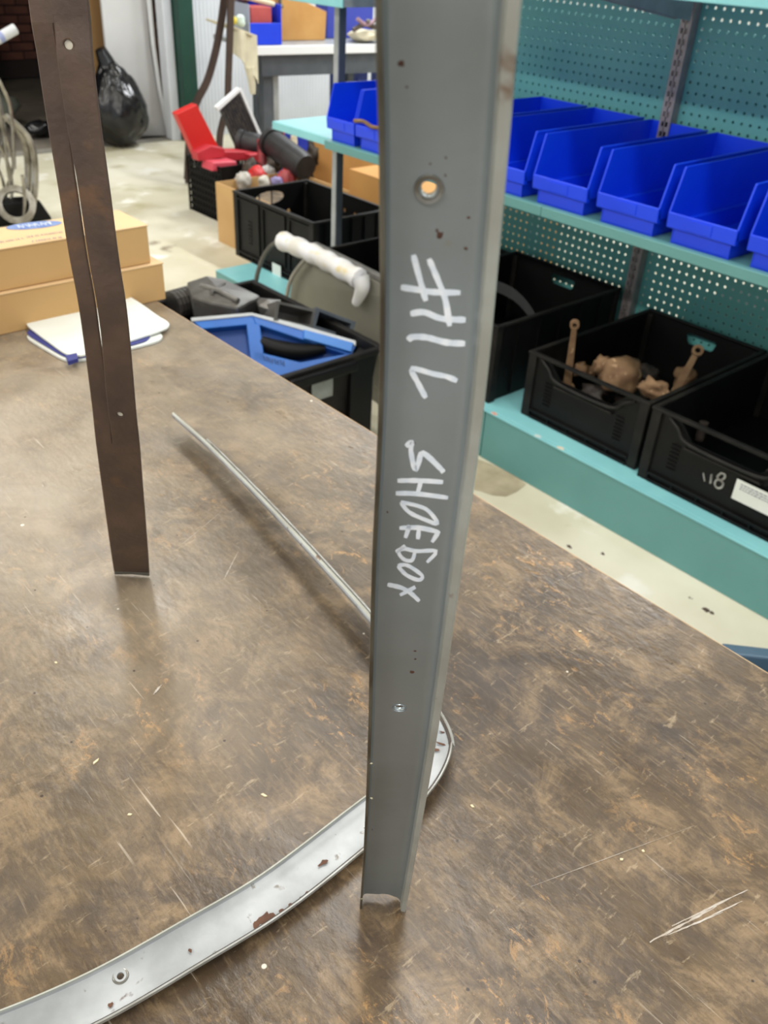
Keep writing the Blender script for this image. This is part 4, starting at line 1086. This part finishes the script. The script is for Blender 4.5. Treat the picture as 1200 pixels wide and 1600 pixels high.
def tilted_box(name, label, c, sx, sy, sz, rot, m, cat, group=None, bev=.006):
    mx = Matrix.Translation(c) @ Matrix.Rotation(rot[2], 4, 'Z') @ Matrix.Rotation(rot[1], 4, 'Y') @ Matrix.Rotation(rot[0], 4, 'X')
    o = link(name, MB().box(-sx/2, sx/2, -sy/2, sy/2, -sz/2, sz/2, mx), m, origin=tuple(c), bevel=bev); tag(o, label, cat, group); return o
# red plank-like drawer: four corners seen on the photo at x=-4
def slabpx(name, label, pxs, X, th, m, cat, group=None, bev=.004, parent=None):
    q = [at(x, y, 'x', X) for x, y in pxs]; k = len(q); off = Vector((-th, 0, 0))
    mb = MB().add(q+[p+off for p in q], [tuple(range(k)), tuple(range(k, 2*k))[::-1]]+[(i, (i+1) % k, k+(i+1) % k, k+i) for i in range(k)])
    o = link(name, mb, m, parent, origin=tuple(q[0]) if parent is None else None, bevel=bev)
    if parent is None: tag(o, label, cat, group)
    return o
slabpx('red_plastic_box', 'long bright red plastic drawer standing tilted in the milk crate', [(276, 178), (308, 163), (342, 230), (308, 247)], -3.98, .05, RED, 'box', 'red plastic drawers')
slabpx('red_plastic_box', 'red plastic drawer lying flat across top of the milk crate', [(350, 237), (407, 237), (408, 250), (348, 252)], -3.95, .09, RED2, 'box', 'red plastic drawers')
slabpx('red_plastic_box', 'dull red drawer at left front corner of milk crate', [(308, 238), (330, 228), (352, 232), (350, 246), (310, 252)], -3.93, .06, RED2, 'box', 'red plastic drawers')
slabpx('red_plastic_box', 'short pinkish red drawer end in front of the others', [(333, 254), (370, 252), (373, 266), (331, 268)], -3.86, .10, mat('pink_red_plastic', (206, 76, 92), None, rough=.45), 'box', 'red plastic drawers', bev=.006)
slabpx('red_plastic_box', 'small red drawer end standing right of the pinkish one', [(390, 242), (408, 240), (408, 266), (396, 266)], -3.88, .05, RED2, 'box', 'red plastic drawers')
# car grille / radiator: white frame, dark fins
gr = thing('radiator_grille', 'dark finned grille with a white top frame leaning among the clutter', 'grille', tuple(at(400, 230, 'x', -4.2)))
slabpx('white_top', '', [(338, 168), (374, 137), (377, 142), (342, 174)], -4.19, .03, WHITE, '', parent=gr, bev=.003)
slabpx('white_side', '', [(374, 139), (378, 139), (410, 212), (406, 214)], -4.19, .02, WHITE, '', parent=gr, bev=.002)
gq = at(392, 226, 'x', -4.2)
link('stand', MB().box(-4.215, -4.205, gq.y-.03, gq.y+.05, 0, gq.z), DSTEEL, gr)
slabpx('core', '', [(345, 172), (374, 145), (405, 212), (374, 240)], -4.205, .02, mat('dark_grille_core', (40, 40, 52), (78, 72, 66), 40, .6, .2, bump=.6), '', parent=gr, bev=.002)
for i in range(9):
    t = (i+.5)/9; a = (345+(374-345)*t, 173-28*t); b = (a[0]+29, a[1]+62)
    p, q_ = at(*a, 'x', -4.195), at(*b, 'x', -4.195)
    link('fin', MB().tube([p, q_], .004, 4), mat('dusty_fin', (96, 90, 82), (50, 50, 60), 60, .6, .3), gr)
# black rubber/metal cylinders
def cyl_thing(name, label, p, q_, r, m, cat, group=None):
    t = thing(name, label, cat, tuple(p), group)
    link('barrel', MB().tube([p, p.lerp(q_, .1), p.lerp(q_, .9), q_], [r*.9, r, r, r*.9], 16), m, t, smooth=True)
    d = (q_-p).normalized()
    link('collar', MB().tube([p-d*.012, p+d*.015], r*1.12, 16), m, t, smooth=True)
    return t
BLR = mat('black_rubber', (28, 28, 30), (40, 40, 42), 20, .5)
cyl_thing('black_canister', 'large black canister lying slanted behind the tall crate', at(425, 222, 'x', -3.75), at(478, 262, 'x', -3.45), .062, BLR, 'canister', 'dark canisters on the floor')
cyl_thing('black_canister', 'black ribbed cylinder lying below the finned grille', at(378, 222, 'x', -4.05), at(410, 228, 'x', -3.95), .055, BLR, 'canister', 'dark canisters on the floor')
cyl_thing('red_cap_bottle', 'dark bottle with a red cap standing among the floor clutter', at(411, 262, 'x', -3.78), at(409, 218, 'x', -3.82), .026, mat('red_cap', (176, 60, 66), (60, 30, 34), 20, .5), 'bottle')
cyl_thing('red_tube', 'thin bright red tube standing under the teal shelf', Vector((-3.9, at(448, 225, 'x', -3.9).y, .02)), at(441, 207, 'x', -3.95), .013, RED, 'tube')
cyl_thing('pale_bottle', 'pale beige bottle standing right of the red tube', Vector((-3.9, at(462, 234, 'x', -3.9).y, .02)), at(459, 212, 'x', -3.93), .018, CREAM, 'bottle')
for i, (x, y, r, lbl) in enumerate([(498, 238, .06, 'dark greasy machine part right of the slanted canister'), (485, 262, .05, 'dark greasy lump under the slanted canister'), (428, 256, .04, 'dark lump beside the bottle with a red cap'), (392, 262, .04, 'dark part right of the red drawers'), (440, 245, .05, 'dark part between bottle and slanted canister')]):
    blob('machine_part', lbl, Vector((lambda p: (p.x, p.y, r*.9 if p.z < .12 else p.z))(at(x, y, 'x', -3.6-.05*i))), r, 60+i, m=mat('oily_part', (44, 40, 38), (78, 70, 62), 16, .5, .2), rough=.5, cat='machine part', group='greasy parts on the floor')
slabpx('blue_carton', 'dark blue carton end under the teal shelf', [(467, 212), (500, 226), (497, 300), (466, 290)], -4.0, .2, mat('deep_blue_card', (22, 50, 170), None, rough=.5), 'box')
# open carton of odds beside the crate
oc0 = thing('open_carton', 'open cardboard carton of small parts, left of the tall crate', 'box', (-3.3, 2.35, 0))
x0, x1, y0, y1 = -3.60, -3.06, 2.16, 2.60
link('carton_wall', MB().box(x0, x1, y0, y0+.006, 0, .27), CARD, oc0); link('carton_wall', MB().box(x0, x1, y1-.006, y1, 0, .27), CARD, oc0)
link('carton_wall', MB().box(x0, x0+.006, y0+.006, y1-.006, 0, .27), CARD, oc0); link('carton_wall', MB().box(x1-.006, x1, y0+.006, y1-.006, 0, .27), CARD, oc0)
link('packing', MB().box(x0+.01, x1-.01, y0+.01, y1-.01, .005, .225), mat('brown_packing', (120, 104, 84), (70, 62, 54), 20, .9), oc0)
for i, (x, y, r, c, lbl) in enumerate([(402, 275, .045, (206, 34, 34), 'bright red rounded part on top of the open carton'), (380, 283, .04, (196, 190, 180), 'white-grey knobbly part at left of open carton'), (412, 284, .028, (212, 208, 196), 'small cream part in middle of open carton'), (420, 268, .03, (226, 226, 226), 'white part at the back of the open carton'), (432, 284, .026, (150, 140, 190), 'small lilac part in the open carton'), (448, 278, .04, (196, 84, 88), 'faded pink part at right of the open carton')]):
    blob('small_part', lbl, at(x, y, 'z', .26), r, 90+i, m=mat('part_colour_%d' % i, c, tuple(int(v*.8) for v in c), 30, .5), rough=.35, cat='small part', group='small parts in the open carton')
# orange cartons behind the shelves
cx0 = carton('cardboard_carton', 'orange-brown cardboard carton on the floor behind the grey post', -3.62, -3.1, 2.72, 3.9, .0, .44, CARDO, CARDO)
cx1 = carton('cardboard_carton', 'low orange-brown carton seen under the small blue bins', -3.05, -2.4, 2.50, 3.2, .0, .40, CARDO, CARDO)
# blocks added behind the pegboard so that its holes look darker
for i, (x0, x1, z0, z1, m, lbl) in enumerate([(-1.30, -1.02, 0, .36, mat('dark_blocker', (40, 40, 40), None, rough=.8), 'dark block added behind the perforated panel to darken holes below the bins'), (-1.85, -.2, .0, .0, None, '')][:1]):
    tag(link('hole_blocker', MB().box(x0, x1, YB+.06, YB+.4, z0, z1), m, origin=(x0, YB+.2, z0), bevel=.003), lbl, 'box')
rsb = thing('blocker_shelf', 'shelf added behind the perforated panel to carry a hole-blocking box', 'shelf', (-1.5, YB+.3, 0))  # added only to hold the block behind the upper holes
link('blocker_shelf_plate', MB().box(-2.2, .2, YB+.045, YB+.42, .722, .740), TEAL, rsb)
for x in (-2.2, .18): link('blocker_shelf_leg', MB().box(x, x+.02, YB+.38, YB+.42, 0, .722), STEEL, rsb)
tag(link('hole_blocker', MB().box(-2.15, .1, YB+.08, YB+.4, .7405, 1.085), mat('dim_teal_blocker', (84, 136, 138), None, rough=.8), origin=(-1, YB+.2, .7405), bevel=.003), 'long dull block added behind the upper perforated panel to dim its holes', 'box')  # added block that dims the upper panel's holes

# ================================================================== workbench by the far wall
bn = thing('metal_workbench', 'steel workbench with a white front edge, along the far wall', 'workbench', (-4.9, 3.6, 0))
BXf = -4.55; bz = .69
ba = at(405, 78, 'x', BXf); bb = at(600, 82, 'x', BXf-.0)
a1, a2 = Vector((BXf-.02, ba.y, bz-.0)), Vector((BXf+.18, bb.y+.5, bz))
dd = (a2-a1).normalized(); bk = Vector((-dd.y, dd.x, 0)); bk = bk if bk.x < 0 else -bk
def bslab(nm, s0, s1, w0, w1, z0, z1, m, bev=0):
    P = [a1+dd*s0+bk*w0, a1+dd*s1+bk*w0, a1+dd*s1+bk*w1, a1+dd*s0+bk*w1]
    return link(nm, MB().hexa([Vector((p.x, p.y, z0)) for p in P], [Vector((p.x, p.y, z1)) for p in P]), m, bn, bevel=bev)
bslab('bench_top', 0, 1.7, .012, .6, bz-.025, bz, STEEL)
bslab('front_edge', 0, 1.7, 0, .012, bz-.045, bz+.001, WHITE, .003)
bslab('under_rail', .05, 1.6, .05, .09, bz-.16, bz-.05, DSTEEL)
bslab('leg', .08, .14, .10, .16, 0, bz-.03, DSTEEL); bslab('leg', .155, .19, .12, .16, 0, bz-.03, STEEL); bslab('leg', .21, .27, .45, .52, 0, bz-.03, DSTEEL)
bslab('leg', 1.6, 1.66, .1, .16, 0, bz-.03, DSTEEL)
bslab('leg', .84, .88, .40, .46, 0, bz-.03, DSTEEL)
bslab('lower_shelf', .1, 1.6, .15, .58, .10, .12, DSTEEL)
def on_bench(s, w, z=0): p = a1+dd*s+bk*w; return Vector((p.x, p.y, bz+z))
def bobj(name, label, s0, s1, w0, w1, z0, z1, m, cat, group=None):
    P = [on_bench(s0, w0), on_bench(s1, w0), on_bench(s1, w1), on_bench(s0, w1)]
    o = link(name, MB().hexa([Vector((p.x, p.y, bz+z0)) for p in P], [Vector((p.x, p.y, bz+z1)) for p in P]), m, origin=tuple(P[0]), bevel=.004)
    tag(o, label, cat, group); return o
# blue bin with a red block on the bench
bb_ = thing('bench_bin', 'small blue bin with red contents on the steel workbench', 'bin', tuple(on_bench(.1, .1)))
def bpart(nm, s0, s1, w0, w1, z0, z1, m, par):
    P = [on_bench(s0, w0), on_bench(s1, w0), on_bench(s1, w1), on_bench(s0, w1)]
    return link(nm, MB().hexa([Vector((p.x, p.y, bz+z0)) for p in P], [Vector((p.x, p.y, bz+z1)) for p in P]), m, par, bevel=.002)
bpart('front_wall', -.02, .17, .04, .046, .002, .11, BLUE, bb_); bpart('side_wall', .17, .176, .04, .34, .002, .20, BLUE, bb_)
bpart('side_wall', -.026, -.02, .04, .34, .002, .20, mat('pale_bin_side', (170, 178, 200), None, rough=.5), bb_); bpart('back_wall', -.02, .17, .334, .34, .002, .2, BLUE, bb_); bpart('bin_floor', -.02, .17, .046, .334, .002, .008, BLUE, bb_)
bobj('red_block', 'faded red block standing in the blue bench bin', .0, .13, .07, .2, .010, .185, mat('dull_red', (190, 86, 84), (176, 70, 70), 8, .6), 'block')
# orange-brown board leaning on the bench
def bpoly(name, label, pts, w, th, m, cat):
    q = [on_bench(s, w, z) for s, z in pts]; k = len(q)
    mb = MB().add(q+[p+bk*th for p in q], [tuple(range(k)), tuple(range(k, 2*k))[::-1]]+[(i, (i+1) % k, k+(i+1) % k, k+i) for i in range(k)])
    o = link(name, mb, m, origin=tuple(q[0]), bevel=.003); return tag(o, label, cat)
bpoly('plywood_sheet', 'orange-brown panel standing on the workbench, right of the blue bin', [(.19, .002), (.56, .002), (.57, .15), (.40, .21), (.19, .30)], .22, .05, mat('orange_brown_board', (206, 156, 90), (194, 142, 76), 8, .6), 'panel')
hk = thing('chrome_hook', 'shiny chrome hook hanging before the orange-brown panel', 'hook', tuple(on_bench(.26, .2, .2)))
link('stem', MB().tube([on_bench(.25, .2, .26), on_bench(.25, .2, .19)], .010, 8), CHROME, hk); link('knob', MB().rev([(.001, -.016), (.014, -.008), (.016, 0), (.012, .010), (.001, .016)], tuple(on_bench(.252, .195, .18)), 12), CHROME, hk, smooth=True)
# cream cloth hanging over the bench end, with small objects
cl = []; n = 10
clo = thing('cream_cloth', 'cream rag draped over the left end of the workbench', 'cloth', tuple(on_bench(-.1, .1)))
top_l = [on_bench(-.17+.17*i/n, .02+.02*math.sin(i), .10-.045*i/n*1.0) for i in range(n+1)]
bot_l = [on_bench(-.17+.17*i/n, .0+.02*math.sin(i*1.3), -.02-.17*(i/n)**1.4) for i in range(n+1)]
link('rag', MB().strip(bot_l, top_l, [-bk]*(n+1), .012), CREAM, clo, smooth=True)
link('rag_tail', MB().tube(catmull([on_bench(-.05, .0, -.10), on_bench(-.04, 0, -.17), on_bench(-.035, 0, -.24)], 3), [.03, .028, .024, .022, .02, .018, .014], 8), CREAM, clo, smooth=True)
link('rag_top', MB().strip([on_bench(-.17+.15*i/n, .0, .10-.05*i/n) for i in range(n+1)], [on_bench(-.17+.15*i/n, .3, .10-.05*i/n) for i in range(n+1)], [Z]*(n+1), .01), CREAM, clo)
blob('yellow_ball', 'small yellow ball on the cream rag', on_bench(-.13, .02, .125), .022, 5, m=YEL, rough=.05, cat='ball')
blob('pale_part', 'pale green-white knob right of the small yellow ball', on_bench(-.075, .05, .12), .03, 6, m=mat('pale_green_white', (206, 222, 214), None, rough=.5), rough=.3, cat='small part')
cyl_thing('pale_tube', 'pale tube lying slanted across the blue bench bin', on_bench(-.03, .1, .235), on_bench(.16, .1, .195), .014, CREAM, 'tube')
for i, (s, z, r, c, lbl) in enumerate([(.03, .27, .05, (120, 92, 80), 'brown bundle above the blue bench bin'), (.09, .29, .04, (150, 40, 40), 'dark red rag behind the blue bench bin'), (.13, .26, .035, (200, 176, 60), 'mustard-yellow glove above the blue bench bin'), (.0, .27, .05, (180, 172, 164), 'grey-beige rag heap at the back of the workbench')]):
    blob('bench_bundle', lbl, on_bench(s, .25, z-.03), r, 120+i, m=mat('bundle_%d' % i, c, tuple(int(v*.7) for v in c), 12, .8), rough=.5, cat='rag', group='rags on the workbench')
# tool and cloth at the right part of bench
blob('cream_pad', 'cream pad lying on the workbench right of the grey post', on_bench(.78, .12, .035), .07, 130, m=CREAM, squash=(1.4, 1.4, .5), rough=.3, cat='pad')
tl_ = thing('brown_hand_tool', 'dark brown plier-like hand tool lying on the cream pad', 'tool', tuple(on_bench(.74, .1, .08)))
link('handle', MB().tube(catmull([on_bench(.66, .06, .07), on_bench(.74, .06, .10), on_bench(.82, .06, .085), on_bench(.90, .06, .12)], 4), .014, 8), mat('brown_tool', (86, 70, 60), (60, 50, 44), 20, .6), tl_, smooth=True)
link('handle', MB().tube(catmull([on_bench(.68, .05, .13), on_bench(.75, .05, .10), on_bench(.86, .05, .15)], 4), .012, 8), mat('pinkish_tool', (150, 120, 130), None, rough=.5), tl_, smooth=True)
link('pivot', MB().rev([(.001, -.010), (.014, -.006), (.014, .006), (.001, .010)], tuple(on_bench(.75, .04, .12)), 10), CHROME, tl_)
bobj('blue_box', 'dark blue box on the workbench behind the hand tool', .62, .95, .3, .45, .002, .19, mat('violet_blue_card', (58, 70, 170), None, rough=.6), 'box')
# blue steel legs of something behind the bench
for i, (px0, px1, lbl) in enumerate([(522, 534, 'narrow dark blue steel upright left of the grey post'), (558, 574, 'wide dark blue steel upright right of the grey post'), (586, 596, 'bright blue steel upright beside the standing grey channel')]):
    p0, p1 = at(px0, 140, 'x', -4.95), at(px1, 140, 'x', -4.95)
    tag(link('blue_upright', MB().box(-5.0, -4.95, p0.y, p1.y, 0, bz-.05), mat('blue_steel', (24, 54, 150), (20, 46, 130), 5, .4), origin=(-4.97, p0.y, 0), bevel=.003), lbl, 'upright', 'blue uprights under the workbench')

# brown curved strips hanging in front of the white wall
def bow(label, pts, X, wd):
    q = catmull([at(x, y, 'x', X) for x, y in pts], 5); t = thing('curved_brown_strip', label, 'metal rail', tuple(q[-1]), 'brown curved strips by the white wall')
    s = Vector((0, 1, 0)); Lp = []; Rp = []
    for i, p in enumerate(q):
        d = (q[min(i+1, len(q)-1)]-q[max(i-1, 0)]).normalized(); sd = d.cross(Vector((1, 0, 0))).normalized()
        Lp.append(p-sd*wd/2); Rp.append(p+sd*wd/2)
    link('strip', MB().strip(Lp, Rp, [Vector((1, 0, 0))]*len(q), .012), mat('dark_brown_steel', (70, 54, 46), (58, 44, 38), 8, .55), t, smooth=True)
    link('tip', MB().tube([q[-1]+Vector((.006, 0, 0)), q[-1]+(q[-1]-q[-2]).normalized()*.02+Vector((.006, 0, 0))], wd*.35, 8), MATS['dark_brown_steel'], t)
bow('brown curved strip swinging left behind the red drawer', [(352, -60), (349, 0), (342, 50), (333, 92), (322, 128), (306, 160), (296, 200), (292, 280)], -4.6, .040)
bow('brown curved strip hanging straight, then bending left behind the grille', [(361, -60), (360, 0), (358, 60), (356, 120), (354, 165), (346, 195), (342, 222), (340, 300)], -4.55, .038)

# ================================================================== beyond the opening: boards, plank, bag
def leaning(name, label, pts_l, pts_r, X, th, m, group=None):
    L = [at(x, y, 'x', X) for x, y in pts_l]; R_ = [at(x, y, 'x', X) for x, y in pts_r]
    L = [Vector((p.x, p.y, max(p.z, 0))) for p in L]; R_ = [Vector((p.x, p.y, max(p.z, 0))) for p in R_]
    o = link(name, MB().strip(L, R_, [Vector((1, 0, 0))]*len(L), th), m, origin=tuple(L[-1])); tag(o, label, 'board', group); return o
leaning('white_board', 'large white sheet board leaning in the opening behind the black bag', [(150, -80), (156, 0), (162, 60), (170, 140), (176, 212)], [(218, -80), (226, 0), (232, 70), (243, 140), (261, 216)], -5.86, .02, PANEL, 'sheets leaning in the opening')
leaning('white_board', 'thin white sheet edge leaning right of the large white board', [(221, -80), (229, 0), (236, 70), (246, 140), (262, 214)], [(226, -80), (234, 0), (240, 70), (250, 140), (264, 212)], -5.80, .02, WHITE, 'sheets leaning in the opening')
leaning('brown_board', 'thin brown board edge between the white sheets and door post', [(226, -80), (232, 0), (240, 70), (249, 140), (262, 205)], [(230, -80), (237, 0), (244, 70), (253, 140), (264, 205)], -5.83, .015, mat('brown_board_edge', (126, 104, 90), None, rough=.7), 'sheets leaning in the opening')
leaning('wooden_plank', 'pale wooden plank standing left of the large white board', [(134, -80), (136, 0), (140, 80), (150, 200)], [(152, -80), (156, 0), (161, 75), (170, 200)], -6.0, .03, WOOD)
# bin bag
bgc = at(182, 150, 'x', -5.72)
bm = bmesh.new(); bmesh.ops.create_icosphere(bm, subdivisions=5, radius=1)
for v in bm.verts:
    p = v.co.normalized(); z = p.z
    wdt = 1.0-.42*max(0, z)**1.4
    f = 1+.10*noise.noise(p*2.2)+.05*abs(noise.noise(Vector((p.x*5, p.y*5, p.z*1.6))))*2+.02*noise.noise(p*14)
    v.co = Vector((p.x*.17*wdt, p.y*.185*wdt, (z*.28 if z > 0 else z*.22)))*f
me = bpy.data.meshes.new('bin_bag'); bm.to_mesh(me); bm.free(); me.materials.append(BAG)
for p in me.polygons: p.use_smooth = True
bagt = thing('bin_bag', 'full black plastic bin bag on the floor before the white board', 'bag', (-5.68, bgc.y-.02, 0))
o = bpy.data.objects.new('bag_body', me); COL.objects.link(o); o.parent = bagt; o.location = (0, 0, .225); o.rotation_euler = (.12, 0, 0)
q = at(160, 85, 'x', -5.70)-Vector((-5.68, bgc.y-.02, 0))
mb = MB().tube([q+Vector((0, .03, -.10)), q+Vector((0, .015, -.03)), q+Vector((0, -.01, .03))], [.07, .05, .035], 10)
o = link('tied_neck', mb, BAG, smooth=True); o.parent = bagt; o.location = (0, 0, 0)
blob('dark_bundle', 'grey-green bundle on the floor of the dark room', at(35, 190, 'z', .12)-Vector((.6, 0, 0)), .16, 150, m=mat('grey_green_bundle', (92, 96, 86), (70, 72, 64), 6, .8), squash=(1, 1.3, .7), cat='bundle')
blob('dark_bundle', 'small black bundle on dark room floor beside rusty brown rail', at(62, 200, 'z', .05), .07, 152, m=BAG, squash=(1, 1.4, .7), cat='bundle')
tag(link('dark_cabinet', MB().box(-8.5, -8.0, 2.2, 2.82, 0, 2.2), mat('near_black_paint', (22, 20, 20), None, rough=.7), origin=(-8.2, 2.5, 0), bevel=.005), 'near-black cabinet at the left edge of the dark room', 'cabinet')

# ================================================================== chrome trim heap at the far left
ht = thing('chrome_trim_rack', 'stand of tangled chrome and tarnished metal trim at left edge', 'metal trim', tuple(at(20, 345, 'z', 0)))
base = at(20, 345, 'z', 0)
XT = -4.35
def tr_px(pts, r, m, nm):
    q = catmull([at(x, y, 'x', XT+random.uniform(-.12, .12)*0) for x, y in pts], 5)
    q = [Vector((p.x+dx_, p.y, max(p.z, .01))) for p in q]
    link(nm, MB().tube(q, r, 8), m, ht, smooth=True)
shapes = [[(-30, 90), (0, 120), (12, 165), (20, 215), (10, 260), (4, 330)], [(-20, 150), (6, 190), (22, 230), (30, 262), (20, 300), (14, 340)], [(-30, 170), (0, 222), (18, 260), (24, 300), (16, 345)],
          [(8, 180), (30, 205), (42, 232), (45, 280), (40, 325), (30, 348)], [(14, 186), (38, 210), (50, 240), (52, 290), (46, 330), (36, 350)], [(-10, 120), (8, 160), (14, 210), (16, 260)], [(24, 268), (28, 300), (26, 345)], [(4, 280), (10, 315), (6, 350)], [(-20, 240), (5, 268), (16, 300), (20, 345)], [(-25, 110), (-2, 140), (8, 190), (14, 240), (22, 300)]]
for i, sh in enumerate(shapes):
    dx_ = -.10+.03*(i % 7); tr_px(sh, (.016 if i in (3, 4) else .008), CHROME, 'trim_strip')
dx_ = 0
link('black_foot', MB().prism([(base.y-.25, 0), (base.y+.17, 0), (base.y+.12, .10), (base.y-.2, .12)], 'x', -4.42, -4.32), BLACKP, ht, bevel=.01)
link('ring_base', ring(MB(), at(25, 320, 'x', -4.3), Vector((.8, -.3, .5)).normalized(), Vector((0, 1, 0)), [(.09, -.01), (.09, .01), (.06, .01), (.06, -.01)], 20), CHROME, ht, smooth=True)
wt = thing('white_tube', 'white tube end sticking in from the left edge, above the trim', 'tube', tuple(at(-60, 90, 'x', -4.3)))
pa, pb_ = at(-60, 92, 'x', -4.3), at(24, 45, 'x', -4.3)
link('tube', MB().tube([pa, pb_], .022, 12), mat('grey_white_plastic', (196, 198, 200), None, rough=.4), wt, smooth=True)
link('blue_band', MB().tube([pa.lerp(pb_, .68), pa.lerp(pb_, .76)], .0225, 12), mat('pale_blue_band', (140, 150, 190), None, rough=.5), wt, smooth=True)
link('stand', MB().tube([pa, Vector((pa.x, pa.y, 0))], .015, 8), STEEL, wt)
